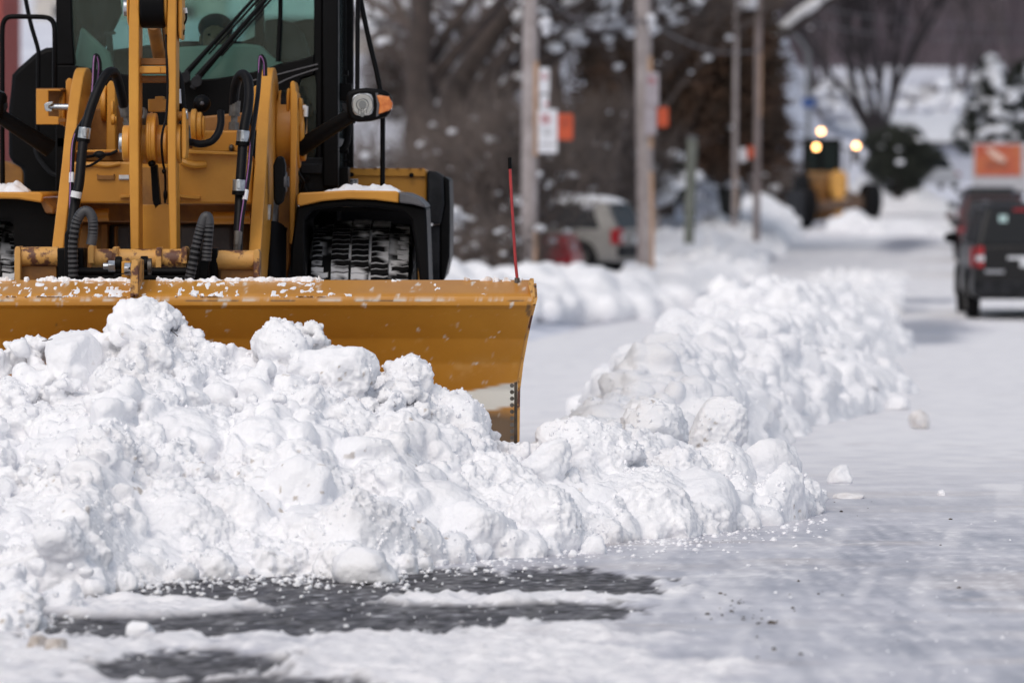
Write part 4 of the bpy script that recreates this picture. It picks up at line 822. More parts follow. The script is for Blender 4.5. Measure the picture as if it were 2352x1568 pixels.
e = MB(); e.tube(spx([(684, 408, 24.2), (694, 420, 24.2), (702, 436, 24.2), (700, 450, 24.2)], 4), .011, 8); e.build('drain_hose', M_hose, cabn)
e = MB(); e.tube(spx([(560, 190, DCb-.03), (620, 176, DCb-.03), (690, 158, DCb-.03), (730, 148, DCb-.03)], 5), .004, 6); e.tube(spx([(632, 196, DCb-.03), (670, 178, DCb-.03), (730, 158, DCb-.03)], 5), .004, 6); e.build('panel_seam', M_gry, cabn)
# windshield
wsp = [(156, -180), (724, -180), (724, 118), (718, 128), (690, 138), (644, 148), (604, 162), (560, 172), (500, 182), (410, 188), (320, 179), (240, 165), (172, 152), (165, 90)]
e = MB(); e.ppx(wsp, DCb+.03, .006); wi = e.build('windshield', M_glass, cabn)
e = MB(); e.tube([at(645, -120, DCb-.01), at(644, 30, DCb-.01), (at(638, 142, DCb-.01))], .0135, 6); e.build('window_mullion', M_blk, wi)
e = MB(); e.ppx([(684, 186), (726, 172), (726, 350), (720, 362), (684, 364)], DCb+.03, .006); e.build('lower_window', M_glass, cabn)
# side walls, roof, rear wall
for X_, nm in ((PX(777, DCb), 'side_door'), (PX(128, DCb), 'side_door')):
    sg = 1 if X_ > -2 else -1
    e = MB(); e.box((X_-sg*.03, (DCb+DCr)/2, 1.25), (.05, DCr-DCb, .9)); e.box((X_-sg*.03, DCr-.03, 2.3), (.06, .08, 1.6)); e.box((X_-sg*.03, DCb+.12, 2.3), (.06, .06, 1.6)); e.box((X_-sg*.03, (DCb+DCr)/2, 1.93), (.05, DCr-DCb, .06)); sd_ = e.build(nm, M_blk, cabn, bev=.006)
    e = MB(); e.box((X_-sg*.02, (DCb+DCr)/2, 2.4), (.006, DCr-DCb-.1, 1.3)); e.build('door_glass', M_glass, sd_)
    if sg > 0:
        e = MB(); e.tube(spx([(780, 290, 24.6), (798, 285, 24.6), (798, 320, 24.6), (790, 340, 24.6), (778, 346, 24.6)], 4), .02, 8); e.box(at(794, 168, 24.7), (.03, .04, .03)); e.box(at(794, 347, 24.7), (.03, .04, .03)); e.tube([at(788, 371, 24.6), at(803, 371, 24.6)], .008, 6); e.build('door_handle', M_blk, sd_)
        e = MB(); e.bpx(780, 192, 809, 232, 24.5, .1); e.build('hinge', M_blk, sd_, bev=.006)
e = MB(); e.box(((PX(128, DCb)+PX(777, DCb))/2, (DCb+DCr)/2, 3.12), (1.72, 1.35, .12)); e.build('cab_roof', M_yel, cabn, bev=.03)
e = MB(); e.ppx([(165, 120), (250, 116), (330, 105), (420, 95), (560, 95), (640, 60), (700, 44), (800, 44), (800, 470), (165, 470)], DCr, .05); e.bpx(160, -190, 185, 470, DCr, .06); e.bpx(780, -190, 812, 470, DCr, .06); e.bpx(585, -190, 606, 200, DCr-.02, .06); e.build('rear_wall', M_blk, cabn, bev=.01)
e = MB(); e.bpx(185, -190, 780, 120, DCr+.02, .006); e.build('rear_window', M_glass, cabn)
e = MB(); e.ppx([(608, 140), (608, 46), (640, 42), (670, 52), (694, 75), (706, 110), (712, 140)], 24.9, .25); e.build('side_console', M_seat, cabn, bev=.02)
e = MB(); e.ppx([(330, 150), (380, 110), (560, 100), (596, 104), (620, 128), (650, 145), (650, 200), (300, 200)], 24.42, .35); da = e.build('dashboard', M_dash, cabn, bev=.02)
e = MB(); e.ppx([(532, 136), (600, 128), (602, 140), (540, 148)], 24.44, .01); e.bpx(474, 135, 508, 146, 24.44, .02); e.build('air_vent', M_blk, da, bev=.003)
e = MB(); e.ppx([(168, 150), (186, 60), (250, 120), (262, 170), (168, 170)], 24.5, .1); e.build('inner_trim', M_dash, cabn, bev=.02)
st = bpy.data.objects.new('seat', None); link(st, L)
e = MB(); e.box((-1.8, 25.28, 2.15), (.50, .12, .75)); e.build('seat_back', M_seat, st, bev=.05); e = MB(); e.box((-1.8, 25.0, 1.72), (.5, .5, .12)); e.build('seat_cushion', M_seat, st, bev=.04)
e = MB(); q = [Vector((-1.9+.19*math.cos(a), 24.86+.06*math.sin(a), 2.18+.17*math.sin(a))) for a in np.linspace(0, 2*math.pi, 25)]; e.tube(q, .014, 8, cap=False); e.tube([(-1.9, 24.86, 2.18), (-1.9, 24.7, 1.9)], .03, 10); e.tube([(-2.09, 24.86, 2.18), (-1.71, 24.86, 2.18)], .012, 8); e.build('steering_wheel', M_blk, cabn)
e = MB(); e.ppx([(238, 74), (262, 72), (264, 78), (240, 80)], 24.7, .1); e.ppx([(244, 80), (256, 80), (262, 150), (246, 150)], 24.75, .06); e.build('armrest_console', M_gry, cabn, bev=.005)
# wipers
for a_, b_, w_ in (((428, 168), (585, -5), .011), ((454, 178), (622, -14), .014)):
    e = MB(); q = [at(a_[0], a_[1], 24.18), at((a_[0]*.75+b_[0]*.25), (a_[1]*.75+b_[1]*.25), 24.17), at(b_[0], b_[1], 24.2), at(b_[0]*1.6-a_[0]*.6, b_[1]*1.6-a_[1]*.6, 24.2)]
    e.tube(q, [w_*1.6, w_*1.3, w_*.8, w_*.6], 8); e.tube([p+Vector((.030, 0, 0)) for p in q[1:]], [.006, .008, .006], 6)
    wp = e.build('wiper', M_blk, L)
    e = MB(); e.cyl(at(a_[0]-3, a_[1]+10, 24.24), at(a_[0]-3, a_[1]+10, 24.14), .032, 14); e.tube([at(a_[0]-12, a_[1]+26, 24.16), at(a_[0]+4, a_[1]-4, 24.16)], .02, 8); e.build('wiper_hub', M_blkg, wp, bev=.003)
# rails and mirror tubes
def rail(pts, r, name='hand_rail'):
    e = MB(); e.tube(spx(pts, 6), r, 12); return e.build(name, M_blk, L)
rail([(6, 430, 24), (5, 300, 24), (5, 150, 24), (5, 75, 24), (8, 52, 24), (17, 41, 24), (32, 38.5, 24), (70, 39, 24), (102, 40, 24), (116, 45, 24), (124, 58, 24), (126, 90, 24), (126, 205, 24.05)], .0145)
rail([(54, -40, 24.3), (61, 10, 24.3), (72, 60, 24.3), (87, 112, 24.3), (88, 140, 24.3), (87.5, 210, 24.3), (86, 330, 24.3), (88, 345, 24.3)], .0125, 'mirror_bar')
rail([(822, -60, 23.9), (822, 0, 23.9), (821, 100, 23.9), (820.5, 230, 23.9)], .0135, 'mirror_bar')
rail([(820, -35, 23.95), (829, 5, 23.95), (848, 95, 23.95), (866, 170, 23.95), (878, 235, 23.95), (879, 260, 23.95), (879, 330, 23.95), (878.5, 436, 23.95)], .0145)
# headlamps
def headlamp(cx, sg):
    h = bpy.data.objects.new('headlamp', None); link(h, L); f = lambda x: cx+sg*(x-846)
    def poly(pts): 
        q = [(f(x), y) for x, y in pts]; return q if sg > 0 else q[::-1]
    hs = [(795, 222), (799, 212), (812, 205), (840, 202), (868, 204), (886, 209), (897, 217), (899, 228), (898, 250), (898, 258), (886, 268), (850, 278), (820, 280), (804, 275), (797, 259)]
    e = MB(); e.ppx(poly(hs), 23.55, .22); e.build('lamp_housing', M_blk, h, bev=.016)
    e = MB(); e.ppx(poly([(809, 226), (813, 219), (823, 215.5), (844, 214.5), (853, 217), (857, 226), (858, 250), (855, 261), (848, 265), (826, 266.5), (815, 264), (810, 254)]), 23.532, .06); ln = e.build('main_lens', M_lens, h, bev=.008)
    c = at(f(832.5), 240.5, 23.532)
    e = MB()
    for rr, tr in ((.058, .0018), (.033, .003)): e.tube([c+Vector((rr*math.cos(a), 0, rr*math.sin(a))) for a in np.linspace(0, 2*math.pi, 25)], tr, 5, cap=False)
    e.cyl(c+Vector((0, .0, 0)), c+Vector((0, -.006, 0)), .022, 16); e.cyl(c+Vector((0, 0, -.056)), c+Vector((0, -.006, -.056)), .0125, 12)
    for i in range(4): e.box(c+Vector((-.022+.015*i, -.001, -.035)), (.005, .003, .028))
    e.build('reflector', mat('reflector', (.25, .26, .27), .25, metal=.6), h)
    e = MB(); e.ppx(poly([(862, 214), (868, 213), (872, 240), (870, 266), (864, 268), (866, 240)]), 23.53, .06); e.build('lens_divider', M_gry, h)
    e = MB(); e.ppx(poly([(865, 219), (880, 220), (894, 223), (902, 238), (900, 250), (892, 255), (869, 263), (872, 240)]), 23.52, .1); am = e.build('indicator_lens', M_amber, h, bev=.006)
    e = MB()
    for i in range(7):
        t = i/7; e.box(at(f(868+t*26), 238+t*1, 23.537), (.004, .004, .10-.02*t))
    for i in range(6): e.box(at(f(881), 222+i*6.6, 23.537), (.066, .003, .002))
    e.build('lens_ribs', mat('amber_pale', (.8, .45, .25), .25), am)
    e = MB(); e.tube([at(f(816), 258, 23.62), at(f(790), 275, 23.65), at(f(735), 310, 23.7), at(f(686), 342, 23.75)], [.042, .042, .045, .05], 16); e.build('lamp_arm', M_blk, h)
    e = MB(); e.ppx(poly([(786, 236), (800, 240), (803, 262), (796, 262), (786, 248)]), 23.6, .04); e.ppx(poly([(806, 274), (819, 276), (814, 285)]), 23.6, .03); e.build('lamp_bracket', M_blkg, h, bev=.004)
    return h
headlamp(846, 1); headlamp(-44, -1)
# --- snow lying on the loader
def snowstrip(name, xs, fn, label, seed=0, ny=16):
    """lumpy strip: fn(x)->(front distance, depth, base height, thickness) along world x"""
    X, V_, F = grid(xs, np.linspace(0, 1, ny)); d, dep, z, th = fn(X); P = np.stack([X*9, V_*dep*9, X*0+seed], 1)
    edge = np.clip(1-np.abs(V_*2-1)**3, 0, 1)
    t = th*edge*(.55+1.5*fbm(P, 4, seed)+.5*billow(P*1.5, 2, seed+3)*.3)
    Vt = np.stack([X, d+dep*V_, z+np.maximum(t, 0)-.006], 1); return tag(npmesh(name, Vt, F, M_snow), label, 'snow', kind='stuff')
snowstrip('snow_cap', np.linspace(PX(742, 23.3), PX(918, 23.3), 150), lambda x: (23.16+0*x, .5+0*x, PZ(438.5+2.5*((x-PX(830, 23.3))/.2)**2*.3, 23.16), .055*np.sin(np.pi*np.clip((x-PX(742, 23.3))/(PX(918, 23.3)-PX(742, 23.3)), 0, 1))**.4), 'thin snow cap lying on the right front fender of the loader', 4)
snowstrip('snow_cap', np.linspace(PX(-180, 23.3), PX(62, 23.3), 150), lambda x: (23.16+0*x, .5+0*x, PZ(441, 23.16)+0*x, .075*np.clip((PX(62, 23.3)-x)/.08, 0, 1)**.5), 'snow cap lying on the left front fender of the loader', 9)
# crusts of snow on the blade lip
lip = np.linspace(0, 1, 22); Xs = np.linspace(XL+.02, PX(1222, DB)-.02, 1100)
X, Q, F = grid(Xs, lip); d0 = np.interp(Q*.135, pt, pd); zz0 = np.interp(Q*.135, pt, pz); pxv = X*FP/DB+W_/2
am_ = np.interp(pxv, [-600, 0, 60, 100, 240, 300, 330, 420, 470, 620, 700, 740, 770, 860, 900, 975, 1000, 1035, 1080, 1225], [.2, .14, .03, .3, .26, .22, -.02, .03, .12, .12, .16, .08, -.05, .0, -.12, -.1, .03, .06, -.13, -.16])
P = np.stack([X*7, Q*1.3, X*0], 1); nn = fbm(P, 4, 71)*.8+.75*fbm(P*4.5, 4, 72, .65)
tk = np.clip((nn+am_*.95-.02-.10*(Q > .9)), -.05, .3); tk = np.where(tk > 0, np.minimum(tk*.22, .016)*(1+1.6*fbm(P*6, 3, 3))+.013*sstep(0, .02, tk), 0)
top = sstep(.16, 0, Q)*sstep(-.1, .12, am_+nn*.8)*.022*(.7+.9*fbm(np.stack([X*16, X*0, X*0], 1), 4, 5))
top = top*sstep(0, .02, tk+.5*(Q < .1))
Vt = np.stack([X, d0+.014-tk*1.25, zz0-.012+tk*.8+top*1.3], 1)
tag(npmesh('snow_crust', Vt, F[:, ::-1], M_snow), 'broken crust of snow sticking along the top lip of the blade', 'snow', kind='stuff')

# ------------------------------------------------------------------ operator in the cab
def skinned(name, chains, m, parent=None, sub=2):
    vs, es, rs = [], [], []; idx = {}
    for ch in chains:
        prev = None
        for key, p, r in ch:
            if key not in idx: idx[key] = len(vs); vs.append(p); rs.append(r)
            if prev is not None: es.append((idx[prev], idx[key]))
            prev = key
    me = bpy.data.meshes.new(name); o_ = ORG[0] if parent is not None else Vector((0, 0, 0))
    me.from_pydata([(Vector(v)-o_)[:] for v in vs], es, []); me.materials.append(m); o = bpy.data.objects.new(name, me); link(o, parent)
    sk = o.modifiers.new('skin', 'SKIN'); sk.use_smooth_shade = True
    for i, r in enumerate(rs): me.skin_vertices[0].data[i].radius = (r, r) if not isinstance(r, tuple) else r; 
    me.skin_vertices[0].data[0].use_root = True
    sb = o.modifiers.new('sub', 'SUBSURF'); sb.levels = sub; sb.render_levels = sub
    dg = bpy.context.evaluated_depsgraph_get(); ev = bpy.data.meshes.new_from_object(o.evaluated_get(dg)); o.modifiers.clear(); o.data = ev; ev.name = name
    for p in ev.polygons: p.use_smooth = True
    return o
ox, oy = -1.74, 25.08
per = thing('person', 'seated loader driver in a dark jacket and pale gloves behind the windshield', 'person', (ox, oy, 1.78))
def B(x, y, z): return (ox+x, oy+y, 1.78+z)
hl = (.22, -.42, .60); hr = (-.2, -.28, .42)
chains = [[('pel', B(0, 0, .05), (.16, .12)), ('bel', B(0, -.0, .2), (.15, .12)), ('che', B(0, .0, .38), (.18, .12)), ('sh', B(0, .0, .52), (.14, .09)), ('nk', B(0, -.02, .60), .06), ('hd0', B(0, -.04, .68), .085), ('hd1', B(0, -.03, .78), .10), ('hd2', B(0, -.02, .86), .07)]]
for s_, hnd, k in ((1, hl, 'l'), (-1, hr, 'r')):
    chains.append([('sh', B(0, 0, .52), .1), ('s'+k, B(.19*s_, 0, .50), .075), ('e'+k, B(.27*s_, -.16, .30), .055), ('w'+k, B(hnd[0], hnd[1], hnd[2]-.08), .038), ('p'+k, B(*hnd), .042)])
    chains.append([('pel', B(0, 0, .05), .1), ('h'+k, B(.10*s_, -.05, .03), .09), ('k'+k, B(.15*s_, -.45, .05), .07), ('a'+k, B(.13*s_, -.48, -.33), .05), ('t'+k, B(.13*s_, -.60, -.38), .045)])
skinned('body', chains, M_jacket, per)
ORG[0] = Vector((ox, oy, 1.78))
f = MB(); f.ell(B(0, -.085, .76), (.075, .07, .11)); f.ell(B(0, -.155, .75), (.014, .022, .025)); f.ell(B(.085, -.04, .76), (.012, .02, .032)); f.ell(B(-.085, -.04, .76), (.012, .02, .032)); fc = f.build('face', M_skin, per)
f = MB(); f.ell(B(.03, -.148, .785), (.011, .008, .007), 8, 6); f.ell(B(-.03, -.148, .785), (.011, .008, .007), 8, 6); f.ell(B(0, -.148, .705), (.024, .008, .006), 8, 6); f.build('eyes_and_mouth', M_blk, fc)
f = MB(); f.ell(B(0, -.02, .83), (.105, .115, .085)); f.build('knit_cap', M_seat, per)
for s_, hnd in ((1, hl), (-1, hr)):
    p0 = Vector(B(*hnd)); ch = [[('p', tuple(p0), .042), ('q', tuple(p0+Vector((0, -.02, .045))), .045)]]
    for i, (dx, ln) in enumerate(((-.034, .062), (-.012, .072), (.012, .068), (.034, .054))):
        b = p0+Vector((dx, -.03, .06)); ch.append([('q', tuple(p0+Vector((0, -.02, .045))), .045), ('a%d' % i, tuple(b), .014), ('b%d' % i, tuple(b+Vector((0, -.035, ln*.45))), .0125), ('c%d' % i, tuple(b+Vector((0, -.055, -.0))), .011)])
    ch.append([('p', tuple(p0), .042), ('t1', tuple(p0+Vector((-.05*s_, -.02, .02))), .015), ('t2', tuple(p0+Vector((-.062*s_, -.045, .045))), .013)])
    skinned('glove', ch, M_glove, per, 2)
# a dark coat hanging in the left of the cab
hc = MB(); V, Fc = I4; P = V*np.array([.10, .06, .34])*(1+.35*fbm(V*2.2+4, 3, 3)+.15*np.sin(np.arctan2(V[:, 1], V[:, 0])*7))[:, None]
P[:, 0] *= np.interp(P[:, 2], [-.34, -.1, .34], [.55, 1.35, .7])
tag(npmesh('hanging_coat', P+np.array([-2.42, 24.95, 2.80]), Fc, M_seat), 'dark coat hanging inside the left side of the loader cab', 'coat')
# ------------------------------------------------------------------ utility poles, signs, wires
M_pole = mat('weathered_pole', (.40, .36, .36), .85, col2=(.27, .235, .23), scale=3.5, bump=.3, bscale=15)
M_polew = mat('pole_orange', (.62, .38, .24), .8, col2=(.45, .29, .19), scale=4)  # paler orange for the strips along one side of the poles
M_sign = mat('sign_white', (.72, .73, .77), .5, col2=(.62, .63, .68), scale=6)
M_sred = mat('sign_red', (.60, .06, .07), .5); M_sor = mat('sign_orange', (.56, .085, .025), .5, col2=(.46, .065, .02), scale=5)
M_sblk = mat('sign_black', (.05, .05, .055), .5); M_blue = mat('sign_blue', (.06, .14, .42), .5); M_wire = mat('wire', (.10, .09, .10), .6)
def zgp(px, D): return float(hill(np.array([PX(px, D)]), np.array([D]))[0])
def pole(xb, yb, xt, D, wb, label, group='utility poles along the left kerb', top=-900, orange_spans=((200, 60),), m=None, cap=None):
    zb = PZ(yb, D)-1.0; c = (PX(xb, D), D, zb); t = thing('utility_pole', label, 'utility pole', c, group)
    a, b = Vector(c), at(xt, top, D); r = wb/FP*D/2; e = MB(); q = [a+(b-a)*k/8 for k in range(9)]; e.tube(q, [r*(1.05-.18*k/8) for k in range(9)], 16); e.build('pole_shaft', m or M_pole, t)
    for y0, y1 in orange_spans:
        f0, f1 = (yb-y0)/(yb-top), (yb-y1)/(yb-top); e = MB(); p0, p1 = a+(b-a)*f0, a+(b-a)*f1; e.tube([p0+Vector((r*.45, -r*.25, 0)), p1+Vector((r*.45, -r*.25, 0))], r*.62, 12); e.build('orange_strip', M_polew, t, label='paler orange patch along one side of the pole')
    return t
pA = pole(1214, 640, 1224, 75, 37, 'nearest grey wooden utility pole with white parking sign and orange sign', orange_spans=((640, 420), (260, 60)))
pB = pole(1484, 585, 1468, 84, 38, 'second grey utility pole with an orange stripe and dim signs', orange_spans=((250, 55), (580, 300)))
pC = pole(1737, 475, 1752, 112, 16, 'third thinner utility pole beside the brown evergreen tree', m=mat('pale_pole', (.27, .225, .22), .85, col2=(.20, .165, .16), scale=3))
pole(1686, 478, 1700, 114, 12, 'thin pole leaning behind the dark waste bin', orange_spans=((400, 320),))
pole(1503, 560, 1506, 116, 24, 'pale grey pole standing right behind the second utility pole', orange_spans=(), top=270)
def insul(parent, c, px, py, D):
    ORG[0] = parent.location.copy(); e = MB(); e.tube([at(px-14, py+3, D), at(px, py, D)], .03, 8); e.ell(at(px+3, py+1, D-.1), (.11, .1, .10)); e.ell(at(px+4, py+16, D-.1), (.07, .07, .13)); e.build('insulator', M_sign, parent)
insul(pA, None, 1250, 52, 75); insul(pB, None, 1492, 42, 84)
def sign(name, x0, y0, x1, y1, D, m, label, cat, group=None, marks=()):
    c = at((x0+x1)/2, y1, D); t = thing(name, label, cat, c[:], group); e = MB(); e.bpx(x0, y0, x1, y1, D, .02); e.build('sign_plate', m, t, bev=.006)
    for kind_, mm, a in marks:
        e = MB()
        if kind_ == 'ring':
            cx, cy, r, tr = a; c0 = at(cx, cy, D-.012); R = r/FP*D; e.tube([c0+Vector((R*math.cos(k), 0, R*math.sin(k))) for k in np.linspace(0, 2*math.pi, 25)], tr/FP*D/2, 6, cap=False); e.tube([c0+Vector((-R*.7, 0, R*.7)), c0+Vector((R*.7, 0, -R*.7))], tr/FP*D/2.4, 6)
        elif kind_ == 'text':
            s_, cx, cy, h = a; cu = bpy.data.curves.new('lettering', 'FONT'); cu.body = s_; cu.size = h/FP*D*1.3; cu.align_x = 'CENTER'; cu.extrude = .002; cu.materials.append(mm)
            o_ = bpy.data.objects.new('lettering_c', cu); C.objects.link(o_); me_ = bpy.data.meshes.new_from_object(o_.evaluated_get(bpy.context.evaluated_depsgraph_get())); bpy.data.objects.remove(o_); o = bpy.data.objects.new('letter', me_); link(o, t); o.location = at(cx, cy+h/2, D-.012)-ORG[0]; o.rotation_euler = (math.radians(90), 0, 0); continue
        else:
            for (bx0, by0, bx1, by1) in a: e.bpx(bx0, by0, bx1, by1, D-.008, .006)
        e.build('symbol' if kind_ == 'ring' else 'lettering', mm, t)
    return t
sign('parking_sign', 1236, 251, 1280, 352, 74.7, M_sign, 'white no parking sign with red circle on the nearest pole', 'sign', None,
     (('ring', M_sred, (1253, 274, 9.5, 2.6)), ('text', M_sblk, ('P', 1253, 274, 11)), ('bars', M_sblk, ((1246, 300, 1268, 301.5), (1248, 306, 1264, 307.5), (1240, 331, 1276, 332.5)))))
sign('street_sign', 1239, 156, 1262, 214, 74.8, M_sign, 'narrow white sign above the no parking sign', 'sign', None, (('ring', M_sred, (1250, 176, 6, 1.6)),))
sign('street_sign', 1240, 218, 1260, 250, 74.8, M_sign, 'small white plate between narrow sign and no parking sign', 'sign', None, (('bars', M_sred, ((1252, 236, 1258, 243),)),))
sign('notice_sign', 1281, 262, 1316, 322, 74.7, M_sor, 'orange snow notice sign right of the white no parking sign', 'sign', None, (('bars', mat('sign_dark_orange', (.35, .06, .03), .5), ((1288, 270, 1308, 273), (1287, 279, 1309, 284), (1289, 290, 1306, 293))),))
M_signd = mat('sign_dull', (.42, .38, .42), .6, col2=(.32, .29, .32), scale=5)
sign('street_sign', 1482, 166, 1513, 246, 83.7, M_signd, 'dim white parking sign on the second pole', 'sign', None, (('ring', M_sred, (1497, 186, 7, 1.6)),))
sign('street_sign', 1480, 248, 1507, 310, 83.7, M_signd, 'lower dim white sign on the second pole beside the orange one', 'sign')
sign('notice_sign', 1510, 247, 1535, 292, 83.7, M_sor, 'orange notice sign on the second pole', 'sign')
sign('notice_sign', 1716, 336, 1732, 364, 111.5, M_sor, 'small far orange sign beside the thin third pole', 'sign'); sign('street_sign', 1698, 340, 1715, 372, 111.6, M_sign, 'far white sign left of the small orange sign', 'sign')
sign('notice_sign', 1766, 288, 1780, 306, 180, M_sor, 'tiny farthest orange sign left of the blue sign', 'sign')
def pbar(px0, y0, px1, y1, D, r): return [at(px0, y0, D), at(px1, y1, D)]
for nm, pts, D, r, lb in (('sign_post', [(1250, 156), (1250, 352)], 74.8, .03, ''),):
    pass
t = thing('sign_post', 'plain grey green steel post standing in the snow bank', 'post', (PX(1584, 92), 92, PZ(530, 92)-.3)); e = MB(); e.tube([at(1582, 560, 92), at(1590, 318, 92)], .115, 10); e.build('post_shaft', mat('green_steel', (.16, .17, .15), .6, col2=(.11, .12, .10), scale=6), t)
e = MB(); e.ell(at(1590, 317, 92), (.13, .13, .05)); e.build('post_cap', M_gry, t)
sl = thing('street_light', 'tall grey street light pole with arm and small blue sign by the far grader', 'street light', (PX(1858, 190), 190, 0.3))
e = MB(); e.tube([at(1858, 460, 190), at(1857, 300, 190), at(1856, 120, 190), at(1838, 92, 190), at(1815, 75, 190)], [.13, .12, .10, .09, .08], 10); e.build('lamp_pole', mat('galvanised', (.30, .31, .32), .5, metal=.3, col2=(.22, .23, .24), scale=4), sl)
e = MB(); e.ell(at(1806, 72, 190), (.4, .15, .08)); e.build('lamp_head', M_gry, sl)
sign('street_sign', 1842, 226, 1874, 246, 189.6, M_blue, 'small blue street sign on the street light pole', 'sign')
def wire(pts, r, label):
    q = spx(pts, 6); e = MB(); e.tube(q, r, 6); o = e.build('overhead_wire', M_wire); tag(o, label, 'wire', 'overhead wires')
wire([(1252, 50, 75), (1300, 64, 80), (1360, 70, 79), (1420, 66, 82), (1490, 45, 84)], .028, 'lower sagging cable between the two near utility poles')
wire([(1240, -25, 75), (1290, 25, 80), (1340, 48, 78), (1400, 52, 81), (1460, 34, 84)], .028, 'upper sagging cable between the two near utility poles')
wire([(1492, 45, 84), (1560, 90, 93), (1650, 120, 103), (1745, 118, 112)], .025, 'cable running on from the second pole across the brown evergreen')
wire([(1750, -30, 150), (1900, 20, 165), (2050, 45, 180), (2250, 60, 200), (2500, 60, 220)], .03, 'long upper cable crossing the dark woods')
wire([(1750, 18, 150), (1900, 60, 165), (2080, 85, 185), (2300, 92, 205), (2500, 90, 220)], .03, 'long lower cable crossing the dark woods')
e = MB(); e.cyl(at(1716, -30, 112), at(1716, 22, 112), .28, 14); ORG[0] = Vector((0, 0, 0)); tag(e.build('transformer', M_sign, None, bev=.05), 'pale transformer can at the top edge beside the third pole', 'transformer')

# ------------------------------------------------------------------ trees and shrubs
M_bark = mat('bark', (.075, .055, .048), .9, col2=(.04, .031, .028), scale=4)
M_barkp = mat('twig_purple', (.105, .085, .09), .9, col2=(.06, .05, .055), scale=3)
M_brush = mat('brush_twigs', (.17, .135, .12), .9, col2=(.09, .072, .066), scale=2)
M_barkd = mat('bark_dark', (.045, .038, .042), .9, col2=(.03, .026, .03), scale=3)
M_cedar = mat('brown_needles', (.105, .058, .036), .9, col2=(.040, .030, .022), scale=1.2, lo=.35, hi=.6)
M_ever = mat('dark_needles', (.042, .048, .036), .9, col2=(.022, .026, .022), scale=2)
def cones(P, Dr, Ln, R):
    """many thin three-sided twigs at once: P (n,3) base, Dr unit direction, Ln length, R radius"""
    n = len(P); up = np.where(np.abs(Dr[:, 2:3]) > .9, np.array([[1., 0, 0]]), np.array([[0, 0, 1.]])); a = np.cross(Dr, up); a /= np.linalg.norm(a, axis=1)[:, None]; b = np.cross(Dr, a)
    V = np.empty((n, 4, 3))
    for k in range(3): t = 2*np.pi*k/3; V[:, k] = P+(a*math.cos(t)+b*math.sin(t))*R[:, None]
    V[:, 3] = P+Dr*Ln[:, None]; i = np.arange(n)[:, None]*4
    F = np.concatenate([i+np.array([0, 1, 3]), i+np.array([1, 2, 3]), i+np.array([2, 0, 3])]); return V.reshape(-1, 3), F
def blobs(P, R, flat=.7):
    V0, F0 = I1; n = len(P); V = (V0[None]*(R[:, None, None]*np.array([1.2, 1.2, flat]))*(1+.35*rng.random((n, len(V0), 1)))+P[:, None]).reshape(-1, 3)
    F = (F0[None]+(np.arange(n)*len(V0))[:, None, None]).reshape(-1, 3); return V, F
def unit(v): return v/np.maximum(np.linalg.norm(v, axis=-1, keepdims=True), 1e-9)
def baretree(px, yb, D, H, label, r0=.3, spread=.55, stems=1, ntw=3500, nsn=160, m=M_bark, name='bare_tree', cat='tree', group=None, levels=4, lean=(0, 0), tw=(.35, 1.3), snowr=(.04, .11), trunkh=.25, limbs=(), mt=None):
    zb = zgp(px, D) if yb is None else PZ(yb, D); base = Vector((PX(px, D), D, zb)); t = thing(name, label, cat, base[:], group)
    e = MB(); segs = []
    def grow(p, d, ln, r, lv):
        q = [p]; dd_ = d.copy(); k = 5
        for i in range(k):
            dd_ = (dd_+Vector(rng.normal(0, .13, 3))+Vector((0, 0, .05))).normalized(); q.append(q[-1]+dd_*ln/k)
        rr = [r*(1-.45*i/k) for i in range(k+1)]; e.tube(q, rr, 8 if lv == levels else 5, cap=False)
        for i in range(k): segs.append((q[i], q[i+1], rr[i]))
        if lv > 0:
            for i in range(int(rng.integers(3, 5))):
                a = q[int(rng.integers(2, k+1))]; az = rng.uniform(0, 2*math.pi); s_ = spread*rng.uniform(.6, 1.3)
                nd = (dd_+Vector((math.cos(az)*s_, math.sin(az)*s_, rng.uniform(-.1, .25)))).normalized(); grow(a, nd, ln*rng.uniform(.58, .8), r*.55, lv-1)
    for s_ in range(stems):
        az = 2*math.pi*s_/max(stems, 1)+.4; sp = .0 if stems == 1 else .32
        d = Vector((math.cos(az)*sp+lean[0], math.sin(az)*sp+lean[1], 1)).normalized(); grow(base-Vector((0, 0, .3)), d, H*(trunkh if stems == 1 else .45), r0*(1 if stems == 1 else .8), levels)
    for (pts, r) in limbs:
        q = spx([(x, y, dd_) for x, y, dd_ in pts], 5); e.tube(q, [r*(1-.5*i/len(q)) for i in range(len(q))], 8)
        for i in range(len(q)-1): segs.append((q[i], q[i+1], r*(1-.5*i/len(q))))
    e.build('trunk', m, t)
    A = np.array([s[0][:] for s in segs]); Bp = np.array([s[1][:] for s in segs]); R_ = np.array([s[2] for s in segs]); wgt = np.linalg.norm(Bp-A, axis=1)*np.where(R_ < r0*.35, 2.5, .6); wgt /= wgt.sum()
    i = rng.choice(len(segs), ntw, p=wgt); f = rng.random((ntw, 1)); P = A[i]*(1-f)+Bp[i]*f; dr = unit(unit(Bp[i]-A[i])*.8+rng.normal(0, .6, (ntw, 3))+np.array([0, 0, .15]))
    V, F = cones(P, dr, rng.uniform(tw[0], tw[1], ntw), rng.uniform(.006, .016, ntw)*(D/90)**.6); npmesh('crown', V, F, mt or m, t)
    if nsn:
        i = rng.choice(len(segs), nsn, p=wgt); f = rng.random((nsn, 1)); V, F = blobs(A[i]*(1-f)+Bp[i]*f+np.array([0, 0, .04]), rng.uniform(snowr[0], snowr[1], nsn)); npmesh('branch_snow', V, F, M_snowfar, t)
    return t
